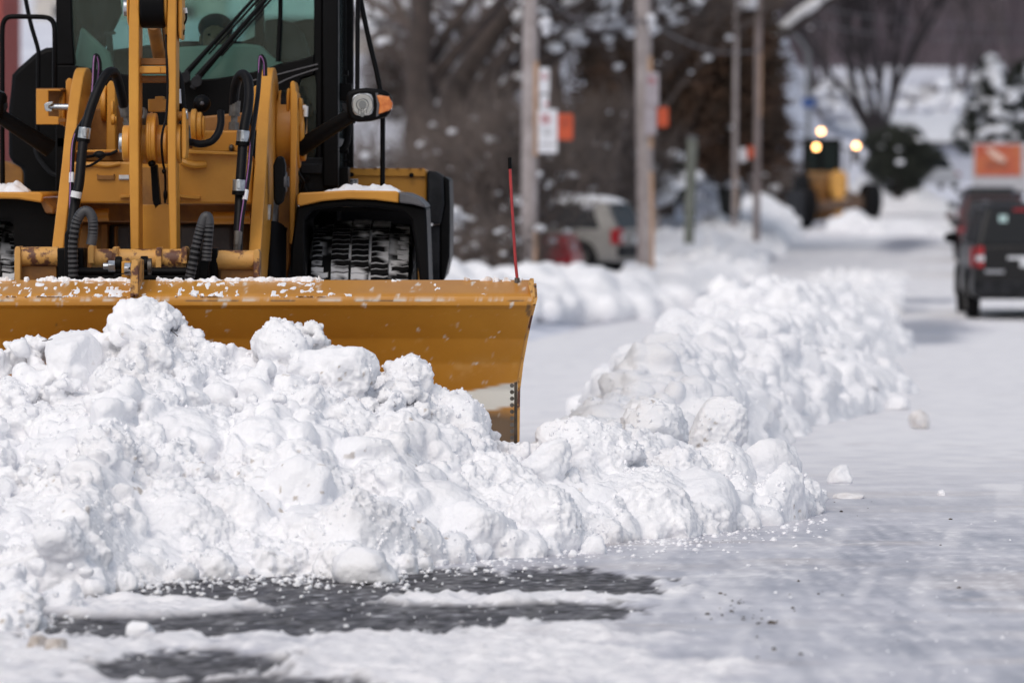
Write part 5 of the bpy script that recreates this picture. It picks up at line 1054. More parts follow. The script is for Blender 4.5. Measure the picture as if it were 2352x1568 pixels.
def thicket(name, px0, px1, y_top, D, dep, n, label, m=M_brush, nsn=200, cat='shrub', yb=None, snowr=(.04, .12), group=None, ln=(.5, 1.6)):
    """bare shrub: stems rising from the ground and thousands of fine twigs"""
    x0, x1 = PX(px0, D), PX(px1, D); xc = (x0+x1)/2; zb = zgp((px0+px1)/2, D) if yb is None else PZ(yb, D); H = PZ(y_top, D)-zb
    t = thing(name, label, cat, (xc, D, zb), group); e = MB(); A, Bp = [], []
    for i in range(26):
        p = Vector((rng.uniform(x0, x1)*.6+xc*.4, D+rng.uniform(-.4, .4)*dep, zb-.1)); d = Vector((rng.normal(0, .25), rng.normal(0, .2), 1)).normalized(); q = [p]
        for k in range(6): d = (d+Vector(rng.normal(0, .16, 3))+Vector(((p.x-xc)*.04, 0, .05))).normalized(); q.append(q[-1]+d*H*rng.uniform(.11, .2))
        e.tube(q, [.05*(1-.12*k) for k in range(7)], 5, cap=False)
        for k in range(6): A.append(q[k][:]); Bp.append(q[k+1][:])
    e.build('stem', m, t); A = np.array(A); Bp = np.array(Bp); i = rng.integers(0, len(A), n); f = rng.random((n, 1)); P = A[i]*(1-f)+Bp[i]*f+rng.normal(0, .25, (n, 3))*np.array([1, .7, .8]); P[:, 2] = np.maximum(P[:, 2], zb)
    V, F = cones(P, unit(rng.normal(0, .6, (n, 3))+np.array([0, 0, .55])), rng.uniform(*ln, n), rng.uniform(.006, .014, n)*(D/80)**.7); npmesh('twigs', V, F, m, t)
    if nsn:
        i = rng.integers(0, n, nsn); V, F = blobs(P[i]+rng.normal(0, .15, (nsn, 3)), rng.uniform(snowr[0]**.5, snowr[1]**.5, nsn)**2); npmesh('twig_snow', V, F, M_snowfar, t)
    return t
def evergreen(name, px, yb, D, H, Wd, n, label, m, nsn=60, cat='tree', snowr=(.15, .35), rnd=0., group=None, y0=.0):
    zb = PZ(yb, D); base = np.array([PX(px, D), D, zb]); t = thing(name, label, cat, base, group)
    e = MB(); e.tube([base-np.array([0, 0, .3]), base+np.array([0, 0, H*.9])], [.25, .05], 8); e.build('trunk', M_bark, t)
    h = rng.random(n)**.8; az = rng.uniform(0, 2*np.pi, n)
    prof_ = np.where(h < .12, .75+h*2, (1-h)**.75) if not rnd else np.sqrt(np.clip(1-(2*h-1)**2, 0, 1))
    lob = 1+.55*(vnoise(np.stack([np.cos(az)*1.7, np.sin(az)*1.7, h*5], 1), 7)-.5)*2
    rr = Wd*prof_*lob*np.sqrt(rng.uniform(.25, 1, n))
    P = base+np.stack([np.cos(az)*rr, np.sin(az)*rr, (y0+(1-y0)*h)*H], 1); gapn = vnoise(P*1.1, 31); P = P[gapn > .24]; az = az[gapn > .24]; k = len(P)
    dr = unit(np.stack([np.cos(az), np.sin(az), rng.normal(-.1, .5, k)], 1)+rng.normal(0, .5, (k, 3)))
    V, F = cones(P, dr, rng.uniform(.3, .75, k)*(H/9)**.5, rng.uniform(.03, .08, k)*(H/9)**.5); npmesh('crown', V, F, m, t)
    if nsn: i = rng.choice(k, nsn); V, F = blobs(P[i]+np.array([0, -.15, .05]), rng.uniform(*snowr, nsn)); npmesh('branch_snow', V, F, M_snowfar, t)
    return t
baretree(968, 480, 96, 13, 'big bare tree left with thick dark trunk and snow covered limbs', r0=.40, ntw=3600, nsn=520, trunkh=.42, spread=.6, snowr=(.06, .17),
         limbs=(([(975, 240, 96), (1010, 170, 95.5), (1070, 95, 95), (1150, 5, 94), (1200, -60, 93)], .20), ([(962, 560, 95), (955, 420, 95), (962, 280, 95), (958, 150, 95), (968, 40, 95), (975, -80, 95)], .40), ([(990, 140, 96), (1030, 70, 95), (1075, 10, 95), (1110, -60, 95)], .15), ([(960, 200, 96), (900, 120, 96), (840, 60, 97), (800, -10, 97)], .12)))
baretree(1120, None, 112, 12, 'bare brown tree between the big left tree and the first pole', r0=.28, ntw=5200, nsn=260, m=M_brush, stems=3, snowr=(.05, .16))
baretree(1310, None, 122, 12, 'bare brown tree behind the gap between the two near poles', r0=.3, ntw=6500, nsn=120, m=M_brush, stems=3)
baretree(1390, 500, 104, 8, 'thin bare tree left of the second utility pole', r0=.13, ntw=4200, nsn=40, m=M_brush, stems=2, lean=(-.15, 0))
thicket('bare_shrub', 1020, 1130, 300, 84, 3, 4200, 'tall bare brown shrub behind the right side of the loader', nsn=170, snowr=(.035, .11))
thicket('bare_shrub', 1110, 1215, 250, 80, 3, 5500, 'dense bare brown shrub just left of the first pole', nsn=140, snowr=(.035, .11))
thicket('bare_shrub', 1215, 1330, 340, 98, 3, 6000, 'bare brown shrub right of the first pole above the red car', nsn=120)
thicket('bare_shrub', 1300, 1440, 240, 108, 3, 8000, 'wide bare brown thicket between the two near poles', nsn=70)
thicket('bare_shrub', 830, 960, 330, 92, 3, 1800, 'bare shrub with snow behind the black mirror bars', nsn=240)
thicket('bare_shrub', 1040, 1200, 520, 70, 2, 2500, 'low bare brown shrub at the snow bank by the blade corner', nsn=60, ln=(.3, .8))
thicket('bare_shrub', 1740, 1840, 395, 165, 3, 3000, 'grey bare brush on the bank left of the far grader', nsn=60, snowr=(.1, .3))
thicket('bare_shrub', 880, 1000, 120, 118, 4, 5000, 'pale brown thicket on the slope behind the big left tree', nsn=260)
evergreen('evergreen_tree', 1585, 400, 118, 15.5, 2.6, 30000, 'huge brown dying evergreen tree between the second and third poles', M_cedar, 10, snowr=(.1, .22))
evergreen('evergreen_tree', 1660, 400, 124, 10.5, 1.7, 12000, 'narrow brown evergreen joined to the right side of the huge one', M_cedar, 6, snowr=(.1, .2))
evergreen('evergreen_tree', 1470, 420, 126, 14.5, 2.0, 14000, 'brown evergreen behind the second pole', M_cedar, 8, snowr=(.1, .2))
evergreen('evergreen_shrub', 2063, 440, 178, 2.7, 1.35, 14000, 'round dark evergreen shrub dotted with snow right of the far grader', M_ever, 26, 'shrub', (.08, .16), 1., y0=0)
evergreen('evergreen_tree', 2275, 355, 185, 4.2, 1.7, 4500, 'dark evergreen with snow clumps above the orange billboard truck', M_ever, 90, 'tree', (.12, .26))
evergreen('evergreen_tree', 2350, 350, 190, 4.0, 1.9, 4000, 'dark evergreen cut by the right edge behind the truck', M_ever, 40, 'tree', (.12, .24))
baretree(2018, 345, 182, 16, 'dark bare tree with many stems fanning up right of the far grader', r0=.19, ntw=13000, nsn=60, m=M_barkd, stems=8, spread=.42, snowr=(.08, .17), tw=(.5, 1.6))
baretree(1655, 400, 119, 5, 'bare tree with one long snow laden limb leaning over the street', r0=.16, ntw=500, nsn=20, m=M_bark, spread=.35, levels=2,
         limbs=(([(1640, 215, 119), (1716, 150, 118), (1760, 112, 117.5), (1810, 70, 117), (1855, 36, 116.5), (1905, 0, 116), (1960, -42, 115)], .15),))
sl_ = spx([(1700, 162, 118), (1760, 110, 117.5), (1810, 67, 117), (1855, 33, 116.5), (1905, -3, 116), (1960, -46, 115)], 14)
V, F = blobs(np.array([p[:] for p in sl_])+np.array([0, 0, .12]), rng.uniform(.13, .24, len(sl_)), .6); tag(npmesh('limb_snow', V, F, M_snowfar), 'snow lying along the long leaning limb', 'snow', kind='stuff')
thicket('bare_shrub', 1750, 1850, 205, 236, 5, 1600, 'snowy brush on the white slope left of the street light', nsn=260, snowr=(.2, .45), yb=262)
thicket('bare_shrub', 1880, 1960, 208, 236, 5, 1400, 'snowy brush on the white slope behind the grader lamps', nsn=260, snowr=(.2, .45), yb=258)
thicket('bare_shrub', 2090, 2215, 212, 232, 5, 2200, 'snowy brush on the white slope right of the fan shaped tree', nsn=300, snowr=(.2, .45), yb=275)
baretree(2200, None, 262, 15, 'grey bare tree at the foot of the dark woods', r0=.25, ntw=2500, nsn=8, m=M_barkp, stems=3, snowr=(.08, .16))
baretree(1880, None, 255, 15, 'grey bare tree in front of the woods above the grader', r0=.25, ntw=2500, nsn=8, m=M_barkp, stems=3, snowr=(.08, .16))
baretree(2340, None, 250, 14, 'grey bare tree at the right end of the white slope', r0=.25, ntw=2500, nsn=8, m=M_barkp, stems=2, snowr=(.08, .16))
# far woods: one mass of trunks and twigs climbing the hill
n = 2600; xw = rng.uniform(-40, 95, n); dw = rng.uniform(292, 400, n)**1.; zw = hill(xw, dw)
A = np.stack([xw, dw, zw-.3], 1); V1, F1 = cones(A, unit(np.stack([rng.normal(0, .06, n), rng.normal(0, .06, n), np.ones(n)], 1)), rng.uniform(9, 17, n), rng.uniform(.12, .25, n))
m_ = 60000; i = rng.integers(0, n, m_); P = A[i]+np.stack([rng.normal(0, .9, m_), rng.normal(0, .9, m_), rng.uniform(.2, 15, m_)], 1)
V2, F2 = cones(P, unit(rng.normal(0, .5, (m_, 3))+np.array([0, 0, .7])), rng.uniform(1.2, 3.2, m_), rng.uniform(.03, .07, m_))
M_woods = mat('far_woods', (.195, .155, .178), .95, col2=(.085, .072, .090), scale=.22, lo=.35, hi=.65)
tag(npmesh('woods', np.concatenate([V1, V2]), np.concatenate([F1, F2+len(V1)]), M_woods), 'dense dark purple grey bare woods covering the far hillside', 'woods', kind='stuff')
# undergrowth floor of the woods, dark leaf litter showing under the trees
n = 26000; xw = rng.uniform(-45, 100, n); dw = rng.uniform(290, 405, n); P = np.stack([xw, dw, hill(xw, dw)-.1], 1)
V, F = cones(P, unit(rng.normal(0, .5, (n, 3))+np.array([0, 0, .8])), rng.uniform(.8, 2.6, n), rng.uniform(.04, .10, n)); tag(npmesh('undergrowth', V, F, M_woods), 'dark brush filling the ground under the far woods', 'undergrowth', kind='stuff')

# ------------------------------------------------------------------ houses
M_side = mat('house_siding', (.62, .58, .53), .8, col2=(.52, .49, .46), scale=2); M_brick = mat('red_brick', (.42, .09, .07), .85, col2=(.33, .07, .055), scale=8); M_roofs = mat('roof_snow', (.80, .82, .87), .8)
M_win = mat('window_glass', (.05, .06, .075), .15); M_trim = mat('white_trim', (.7, .7, .7), .6)
def house(name, px0, px1, y_eave, yb, D, dep, m, label, roofh=2.2, wins=(), over=.5):
    x0, x1 = PX(px0, D), PX(px1, D); zb = PZ(yb, D); ze = PZ(y_eave, D); t = thing(name, label, 'house', ((x0+x1)/2, D, zb))
    zl = min(zb, float(hill(np.array([x0, x1, x0, x1]), np.array([D, D, D+dep, D+dep])).min()))-1.; t.location.z = zl; ORG[0].z = zl
    e = MB(); e.box(((x0+x1)/2, D+dep/2, (zl+ze)/2), (x1-x0, dep, ze-zl)); e.build('wall', m, t)
    e = MB(); e.pyz([(D-over, ze-.05), (D+dep/2, ze+roofh), (D+dep+over, ze-.05), (D+dep+over, ze+.2), (D+dep/2, ze+roofh+.35), (D-over, ze+.2)], x0-over, x1+over); e.build('roof', M_roofs, t)
    e = MB(); e.box(((x0+x1)/2, D-over-.02, ze-.02), (x1-x0+2*over, .06, .22)); e.build('gutter', M_gry, t)
    for (a, b, c, d) in wins:
        e = MB(); e.bpx(a, b, c, d, D-.06, .05); wn = e.build('window', M_trim, t); e = MB(); e.bpx(a+2, b+2, c-2, d-2, D-.08, .03); e.build('pane', M_win, wn)
house('house', 560, 905, 50, 150, 136, 9, M_side, 'pale beige house with snow covered roof behind the loader cab', 3.2, ((600, 70, 640, 110), (700, 70, 740, 110)))
house('house', -420, 2, -250, 182, 100, 4, M_brick, 'red brick house at the left edge behind the hand rail', 2.5, ((-120, 40, -60, 110),))
house('house', 80, 520, -60, 120, 150, 9, M_side, 'pale house seen through the loader cab glass', 3.0, ((120, 10, 170, 60), (400, 10, 450, 60)))
house('house', 1755, 2000, 330, 395, 238, 9, mat('pale_wall', (.66, .68, .74), .8, col2=(.60, .62, .68), scale=1), 'low white house wall behind the far grader', 1.6)
house('house', 2075, 2240, 330, 400, 215, 8, mat('pale_wall_grey', (.52, .54, .61), .8, col2=(.48, .50, .57), scale=1), 'low pale garage behind the parked white car', 1.2)

# ------------------------------------------------------------------ vehicles
def carmats(nm, col): return mat(nm, col, .35, col2=tuple(c*.85 for c in col), scale=3, coat=.12, spec=.3)
M_cglass = mat('car_glass', (.009, .011, .015), .25, col2=(.006, .008, .011), scale=2, spec=.15)
M_tail = mat('tail_lamp', (.34, .010, .018), .3, col2=(.26, .008, .013), scale=9, coat=.1)
M_plate = mat('plate_white', (.62, .64, .68), .4)
def car(name, loc, rz, paint, label, cat='car', Ln=4.6, Wd=1.85, H=1.5, belt=.95, clear=.25, roof=(.18, .30, .72, .97), hood=.85, trunk=.95, wheels=(.19, .79), wr=.33, snow=0., suv=False, group=None):
    """front at -x side of profile (local -Y), rear at +; local frame: length along Y, rear towards -Y so the camera sees the rear"""
    t = thing(name, label, cat, loc, group, rz); z0 = loc[2]
    def Wm(p): return Matrix.Rotation(rz, 3, 'Z') @ Vector(p)
    def out(V): return [Vector(v) for v in V]
    hw = Wd/2
    # stations along the length: 0 = rear bumper, 1 = nose
    sts = np.array([0, .012, .04, .12, .3, .5, .7, .86, .96, 1.0])
    top = np.interp(sts, [0, .01, .05, .9, 1], [.72, trunk*.98, trunk, hood, .62]) if not suv else np.interp(sts, [0, .02, .7, .74, .95, 1], [belt*.96, belt, belt, hood+.06, hood, .7])
    V, F = [], []; prof_ = [(0, .86, clear+.0), (0, .98, clear+.06), (0, 1.0, .5), (0, .985, .72), (1, .955, 1.0), (1, .80, 1.02), (1, 0, 1.03)]
    for k, s_ in enumerate(sts):
        tp = top[k]; nar = np.interp(s_, [0, .03, .12, .85, .97, 1], [.93, .975, 1, 1, .93, .84])
        pts = []
        for kind_, fx, fz in prof_: z = min(fz, tp*.97) if kind_ == 0 else tp*fz; pts.append((hw*nar*fx, z))
        row = [(-x, s_*Ln, z) for x, z in pts]+[(x, s_*Ln, z) for x, z in reversed(pts[:-1])]; V += row
    n = len(prof_)*2-1
    for k in range(len(sts)-1):
        for j in range(n-1): F.append((k*n+j, k*n+j+1, (k+1)*n+j+1, (k+1)*n+j))
        F.append((k*n+n-1, k*n, (k+1)*n, (k+1)*n+n-1))
    F.append(tuple(range(n))); F.append(tuple(reversed(range((len(sts)-1)*n, len(sts)*n))))
    def mk(nm, V, F, m, parent, bev=0., lab=None, sub=0):
        me = bpy.data.meshes.new(nm); me.from_pydata([tuple(v) for v in V], [], F); me.materials.append(m); bm = bmesh.new(); bm.from_mesh(me); bmesh.ops.recalc_face_normals(bm, faces=bm.faces); bm.to_mesh(me); bm.free()
        for p in me.polygons: p.use_smooth = True
        me.set_sharp_from_angle(angle=math.radians(38)); o = bpy.data.objects.new(nm, me); link(o, parent)
        if bev: b = o.modifiers.new('b', 'BEVEL'); b.width = bev; b.segments = 2; b.limit_method = 'ANGLE'
        if lab: o['label'] = lab
        return o
    body = mk('body', V, F, paint, t, .02)
    r0, r1, r2, r3 = roof; gw, rw = hw*.93, hw*.74; zb_ = (trunk if not suv else belt)*.97; zf = hood*.99 if not suv else belt
    G = [(-gw, r0*Ln*.0+r0*Ln, zb_), (gw, r0*Ln, zb_), (rw, r1*Ln, H), (-rw, r1*Ln, H), (-gw, r3*Ln*.74, zf), (gw, r3*Ln*.74, zf), (rw, r2*Ln*.74, H-.03), (-rw, r2*Ln*.74, H-.03)]
    GF = [(0, 1, 2, 3), (4, 7, 6, 5), (3, 2, 6, 7), (0, 3, 7, 4), (1, 5, 6, 2), (0, 4, 5, 1)]
    cabo = mk('roof', G, GF, paint, t, .05)
    def quad(a, b, c, d, off, inset=.1, nm='window', m=M_cglass):
        a, b, c, d = map(Vector, (a, b, c, d)); ce = (a+b+c+d)/4; nrm = (b-a).cross(d-a).normalized(); q = [ce+(p-ce)*(1-inset)+nrm*off for p in (a, b, c, d)]; e = MB(); e.v = []; e.prism(q, -nrm*(off+.01)); return mk(nm, e.v, e.f, m, cabo, .01)
    quad(G[0], G[1], G[2], G[3], .012, .14, 'rear_window'); quad(G[5], G[4], G[7], G[6], .012, .12, 'windshield')
    for sgn, (a, b, c, d) in ((1, (G[1], G[5], G[6], G[2])), (-1, (G[4], G[0], G[3], G[7]))):
        a, b, c, d = map(Vector, (a, b, c, d))
        for f0, f1 in ((.04, .46), (.50, .92)): quad(a.lerp(b, f0), a.lerp(b, f1), d.lerp(c, f1), d.lerp(c, f0), .012, .1, 'side_window')
    for wy in wheels:
        for sgn in (-1, 1):
            e = MB(); e.cyl((sgn*(hw-.20), wy*Ln, wr), (sgn*(hw+.01), wy*Ln, wr), wr, 28); w_ = mk('wheel', e.v, e.f, M_tire, t, .02); e = MB(); e.cyl((sgn*(hw-.03), wy*Ln, wr), (sgn*(hw+.02), wy*Ln, wr), wr*.62, 20)
            for k in range(5): e.box((sgn*(hw+.02), wy*Ln+math.cos(k*1.257)*wr*.32, wr+math.sin(k*1.257)*wr*.32), (.012, .05, wr*.5), Matrix.Rotation(-k*1.257+1.57, 3, 'X'))
            mk('rim', e.v, e.f, M_steeld, w_)
            e = MB(); e.tube([(sgn*(hw+.004), wy*Ln+math.cos(a)*wr*1.14, wr+math.sin(a)*wr*1.14) for a in np.linspace(-.2, math.pi+.2, 14)], .035, 6); mk('wheel_arch', e.v, e.f, M_blk, t)
    for bc, bd in (((0, .0, .50), (Wd*.95, .14, .24)), ((0, Ln-.04, .46), (Wd*.86, .14, .24))): e = MB(); e.box(bc, bd); mk('bumper', e.v, e.f, M_blkg if suv else paint, t, .03)
    th = trunk*.76 if not suv else belt*.84
    for sgn in (-1, 1):
        e = MB(); hh = .12 if not suv else .34; e.box((sgn*hw*.83, .03, th), (hw*.22 if not suv else .12, .10, hh)); e.box((sgn*(hw*.955), .10, th), (.05, .18, hh*.9)); tl = mk('tail_light', e.v, e.f, M_tail, t, .012)
        if suv: e = MB(); e.box((sgn*hw*.83, -.025, th-.02), (.13, .02, .09)); mk('reverse_lens', e.v, e.f, M_plate, tl)
        e = MB(); e.ell((sgn*(hw+.13), Ln*.66, (belt if suv else trunk)+.08), (.13, .07, .09)); e.tube([(sgn*(hw-.06), Ln*.66, (belt if suv else trunk)-.02), (sgn*(hw+.1), Ln*.66, (belt if suv else trunk)+.02)], .03, 6); mk('wing_mirror', e.v, e.f, M_blk if suv else paint, t)
    e = MB(); e.box((0, -.012 if not suv else -.03, th-(.0 if not suv else .08)), (.32, .02, .16)); mk('number_plate', e.v, e.f, M_plate, t)
    if snow:
        e2 = MB(); V_, F_ = I4; P = V_*np.array([rw*1.02, (r2*.74-r1)*Ln/2*1.1, snow]); P[:, 2] = np.maximum(P[:, 2], -.02); P *= (1+.12*fbm(V_*3, 3, 3))[:, None]; P += np.array([0, (r1+r2*.74)/2*Ln, H]); o = npmesh('roof_snow', P, F_, M_snowfar); o.parent = t
    return t, mk, hw
# SUV at the right edge
SD = 67.6; sx = PX(2366, SD); t, mk, hw = car('parked_suv', (sx, SD, zroad(SD)-.0), math.radians(-3.0), carmats('paint_black_suv', (.006, .006, .008)), 'black SUV seen from behind at the right edge of the street', 'SUV', Ln=4.75, Wd=1.9, H=1.80, belt=1.18, clear=.32, roof=(.005, .05, 1.0, 1.05), hood=1.05, suv=True, wr=.375, wheels=(.2, .78))
e = MB(); e.box((0, -.035, .98), (.72, .02, .05)); e.build('chrome_strip', M_plate); o = bpy.data.objects['chrome_strip']; o.parent = t
e = MB(); e.box((-.56, -.03, .76), (.30, .015, .055)); o = e.build('badge', mat('badge_grey', (.3, .31, .34), .4)); o.parent = t
e = MB(); e.box((-.42, .12, 1.60), (.13, .012, .11)); o = e.build('window_sticker', mat('sticker_teal', (.45, .62, .62), .5)); o.parent = t
e = MB(); e.box((0, .2, 1.735), (.5, .05, .04)); o = e.build('brake_light', M_tail); o.parent = t
for sg in (-1, 1):
    e = MB(); e.tube([(sg*.60, .5, 1.84), (sg*.62, 1.6, 1.87), (sg*.60, 2.8, 1.84)], .022, 8); o = e.build('roof_rail', M_gry); o.parent = t
def carat(px, D, *a, **k): return car(a[0], (PX(px, D), D, float(zroad(D))+k.pop('dz', 0)), *a[1:], **k)
carat(2312, 92, 'parked_car', math.radians(-5), carmats('paint_dark_hatch', (.035, .033, .038)), 'dark grey car with pale rear window parked ahead of the SUV', H=1.62, trunk=1.08, roof=(.02, .09, .95, 1.1), Ln=4.4, group='cars parked along the right kerb')
carat(2284, 106, 'parked_car', math.radians(-5), carmats('paint_dark_red', (.075, .022, .026)), 'dark maroon car in the middle of the parked row', H=1.62, trunk=1.05, roof=(.02, .09, .95, 1.1), group='cars parked along the right kerb')
carat(2275, 122, 'parked_car', math.radians(-5), carmats('paint_navy', (.03, .035, .055)), 'navy car farthest ahead in the parked row before the truck', H=1.75, trunk=1.2, roof=(.01, .06, 1., 1.1), suv=True, belt=1.15, hood=1.0, group='cars parked along the right kerb')
car('parked_car', (PX(2162, 196), 196, PZ(436, 196)), math.radians(8), carmats('paint_white', (.62, .63, .66)), 'small white car parked before the pale garage far off', Ln=4.4, H=1.5, snow=.06)
vz = PZ(632, 89); car('parked_minivan', (PX(1458, 89), 89, vz), math.radians(68), carmats('paint_silver', (.25, .24, .225)), 'silver beige minivan with snow on its rear behind the second pole', 'minivan', Ln=4.7, Wd=1.9, H=1.52, belt=.97, clear=.28, roof=(.01, .08, 1.02, 1.16), suv=True, hood=.92, wr=.34, snow=.2)
car('parked_car', (PX(1318, 84), 84, PZ(650, 84)), math.radians(82), carmats('paint_red', (.40, .03, .04)), 'red car half buried in snow in front of the silver minivan', Ln=4.3, H=1.40, snow=.18)
car('parked_car', (PX(1560, 124), 124, PZ(478, 124)), math.radians(70), carmats('paint_green_grey', (.05, .06, .055)), 'dark car under thick snow behind the green post', Ln=4.5, H=1.5, snow=.32, dz=0) if False else car('parked_car', (PX(1575, 124), 124, PZ(478, 124)), math.radians(70), carmats('paint_green_grey', (.05, .06, .055)), 'dark car under thick snow behind the green post', Ln=4.5, H=1.5, snow=.32)
# box truck with the orange advertising panel
TD = 140; t = thing('box_truck', 'box truck with an orange advertising panel on its white rear at the right', 'truck', (PX(2296, TD), TD, float(zroad(TD))))
e = MB(); e.prism([at(2233, 327, TD), at(2360, 327, TD), at(2360, 440, TD), at(2233, 440, TD)], (.66, 6, 0)); bx = e.build('cargo_box', mat('truck_white', (.50, .50, .53), .6), t, bev=.03)
e = MB(); e.bpx(2239, 332, 2346, 404, TD-.04, .03); ad = e.build('ad_panel', mat('ad_orange', (.50, .14, .055), .5, col2=(.44, .075, .045), scale=.9, lo=.4, hi=.6), bx)
e = MB(); e.ppx([(2262, 341), (2278, 340), (2312, 366), (2304, 374), (2280, 362)], TD-.07, .02); e.build('ad_figure', mat('ad_pale', (.80, .55, .45), .5), ad)
e = MB()
for a in (2266, 2274, 2282, 2292, 2300, 2308): e.bpx(a, 372, a+5.5, 384, TD-.07, .02)
e.build('lettering', mat('ad_brown', (.30, .10, .06), .5), ad)
e = MB(); e.bpx(2238, 440, 2352, 452, TD+.1, 5.5); e.build('chassis', M_blk, t)
for x in (2246, 2336):
    e = MB(); e.cyl((PX(x, TD)-.15, TD+1, float(zroad(TD))+.45), (PX(x, TD)+.15, TD+1, float(zroad(TD))+.45), .45, 20); e.build('wheel', M_tire, t)
# dark waste bin with a snow cap
t = thing('waste_bin', 'dark tapered waste bin with a cap of snow beside the bank', 'waste bin', (PX(1676, 122), 122, PZ(500, 122)))
e = MB(); q = [at(1650, 434, 122), at(1706, 434, 122), at(1699, 506, 122), at(1660, 506, 122)]; e.prism(q, (0, .8, 0)); e.build('bin_body', mat('bin_plastic', (.035, .035, .03), .7), t, bev=.04)
e = MB(); e.prism([at(1646, 430, 121.9), at(1708, 430, 121.9), at(1708, 437, 121.9), at(1646, 437, 121.9)], (0, 1, 0)); e.build('bin_lid', M_blk, t, bev=.02)
e = MB(); e.ell(at(1679, 430, 122.3), (.34, .4, .16)); e.build('lid_snow', M_snowfar, t)
# low picket fence and stacked dark things half covered in snow behind the green post
t = thing('garden_fence', 'dark wooden fence with snow on its rails behind the green post', 'fence', (PX(1600, 130), 130, PZ(490, 130)))
e = MB()
for k in range(17): x = 1520+k*9.5; e.bpx(x, 405, x+5, 500, 130, .05)
e.build('picket', mat('dark_fence', (.06, .045, .045), .8, col2=(.04, .03, .03), scale=5), t, label='row of dark pickets'); e = MB(); e.bpx(1515, 412, 1682, 420, 129.9, .06); e.bpx(1515, 462, 1682, 470, 129.9, .06); e.build('rail', M_gry, t)
V, F = blobs(np.array([at(x, y, 129.6)[:] for x, y in ((1530, 402), (1560, 398), (1600, 404), (1640, 400), (1545, 430), (1620, 428), (1650, 446), (1575, 452), (1610, 470), (1640, 472))]), rng.uniform(.25, .45, 10), .5); npmesh('rail_snow', V, F, M_snowfar, t)
evergreen('evergreen_shrub', 1530, 470, 112, 1.3, .55, 1500, 'low dark evergreen shrub with big snow load right of the second pole', M_ever, 9, 'shrub', (.15, .28), 1.)
tag(npmesh('snow_mound', I4[0]*np.array([.5, .5, .45])*(1+.25*fbm(I4[0]*2, 3, 3))[:, None]+np.array(at(1513, 432, 110)[:]), I4[1], M_snowfar), 'big white snow mound on the shrub right of the second pole', 'snow mound')

# ------------------------------------------------------------------ far motor grader
GD = 158.; gz = float(zroad(GD)); g = thing('motor_grader', 'yellow motor grader with lit lamps clearing snow far down the street', 'motor grader', (PX(1890, GD), GD, gz))
def gp(x, y, d=0): return at(x, y, GD+d)
M_lit = mat('lit_lamp', (1, .8, .5), .5, emit=((1., .50, .17), 13.))
e = MB(); e.bpx(1848, 398, 1930, 405, GD+1.5, 1.6); e.bpx(1844, 318, 1934, 326, GD+1.5, 1.6)
for x in (1843, 1880, 1924): e.bpx(x, 324, x+9, 400, GD+1.5, .12); e.bpx(x, 324, x+6, 400, GD+3, .12)
cg = e.build('cab', M_blk, g, bev=.02); e = MB(); e.bpx(1850, 326, 1928, 398, GD+1.6, .02); e.bpx(1850, 326, 1928, 398, GD+3, .02); e.build('cab_glass', mat('grader_glass', (.008, .016, .016), .3, spec=.2), cg)
e = MB(); e.bpx(1864, 350, 1886, 392, GD+1.7, .3); e.build('operator_shape', M_seat, cg)
e = MB(); e.prism([gp(1912, 396), gp(1930, 390), gp(1947, 398), gp(1948, 440), gp(1941, 460), gp(1939, 498), gp(1919, 500), gp(1914, 450), gp(1907, 430)], (0, 1.2, 0)); e.build('front_frame', mat('grader_yellow', (.72, .37, .085), .45, col2=(.52, .27, .06), scale=2), g, bev=.1)
e = MB(); e.prism([gp(1855, 395, .8), gp(1908, 395, .8), gp(1912, 450, .8), (gp(1905, 505, .8)), gp(1868, 510, .8), gp(1862, 440, .8)], (0, 4.5, 0)); e.build('engine_body', mat('grader_grimy', (.30, .155, .05), .6, col2=(.10, .06, .03), scale=2, lo=.42, hi=.6), g, bev=.05)
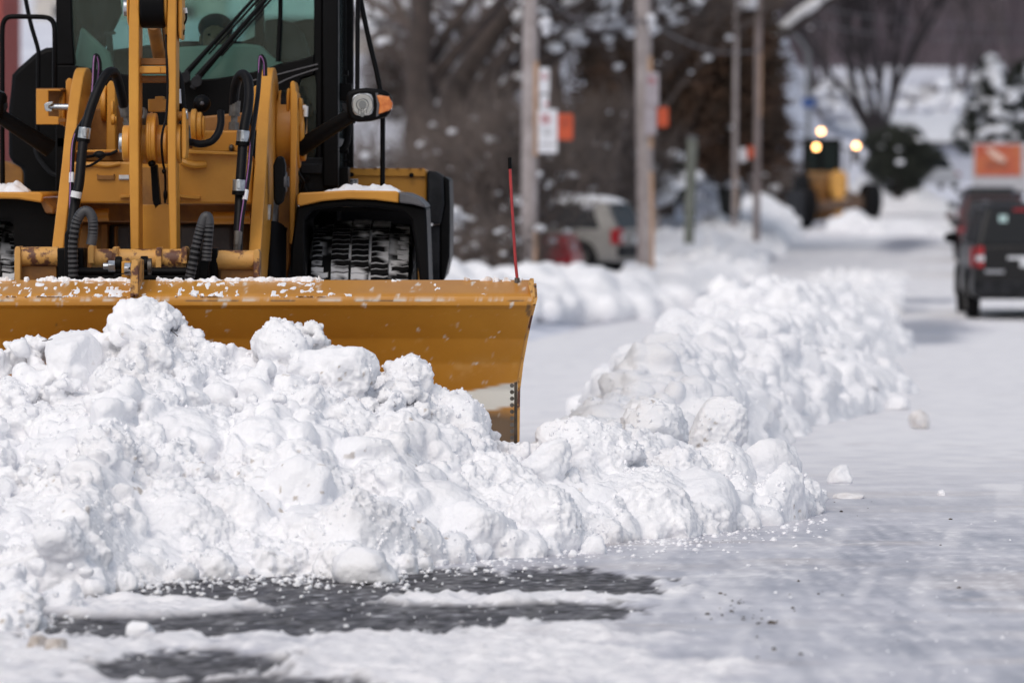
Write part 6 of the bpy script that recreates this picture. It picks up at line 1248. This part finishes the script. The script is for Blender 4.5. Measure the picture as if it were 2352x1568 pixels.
e = MB(); e.tube([gp(1868, 455, .3), gp(1895, 470, .3), gp(1905, 500, .3)], .18, 8); e.tube([gp(1872, 420, .3), gp(1880, 480, .3)], .12, 8); e.tube([gp(1900, 415, .5), gp(1894, 470, .5)], .1, 8); e.build('linkage', M_yeld, g)
e = MB(); e.tube([gp(1850, 478, 0), gp(1930, 470, 0), gp(1995, 470, 0)], .2, 10); e.tube([gp(1940, 444, .1), gp(1990, 462, .1)], .14, 8); e.build('front_axle', mat('axle_brown', (.13, .08, .055), .7), g)
for x, y, tilt in ((1848, 476, .18), (1996, 469, .18)):
    c = gp(x, y); d = Vector((math.cos(tilt), .25, -math.sin(tilt)*.6)).normalized(); e = MB(); e.cyl(c-d*.26, c+d*.26, .78, 26); w_ = e.build('wheel', M_tire, g, bev=.06); e = MB(); e.cyl(c-d*.26, c+d*.26, .36, 18); e.build('rim', M_gry if x > 1900 else M_steeld, w_)
e = MB(); e.prism([gp(1802, 445, -1.2), gp(1812, 436, -1.2), gp(1846, 440, -1.2), gp(1838, 500, -1.2), gp(1830, 518, -1.2), gp(1801, 520, -1.2)], (.2, .35, 0)); e.build('wing_blade', mat('navy_blade', (.010, .012, .018), .5), g, bev=.03)
e = MB(); e.prism([gp(1822, 436, .5), gp(1830, 400, .5), gp(1858, 398, .5), gp(1860, 450, .5)], (0, .8, 0)); e.build('tank', M_blkg, g, bev=.05)
e = MB(); e.tube([gp(1930, 338, 1.4), gp(1950, 345, 1.4), gp(1966, 340, 1.4)], .05, 6); e.bpx(1958, 345, 1976, 375, GD+1.4, .1); e.tube([gp(1946, 395, 1.4), gp(1950, 345, 1.4)], .05, 6); e.build('mirror_arm', M_gry, g)
for x, y, d in ((1886, 302, 2), (1875, 338, 1.3), (1967, 335, 1.3)):
    e = MB(); e.ell(gp(x, y, d), (.095, .095, .095)); l_ = e.build('lamp', M_lit, g, label='lit amber lamp'); e = MB(); e.cyl(gp(x, y+3, d+.1), gp(x, y+14, d+.1), .06, 10); e.build('lamp_mount', M_blk, l_)

for o in bpy.data.objects:
    if o.name.split('.')[0] in ('branch_snow', 'twig_snow', 'rail_snow'): o['kind'] = 'stuff'
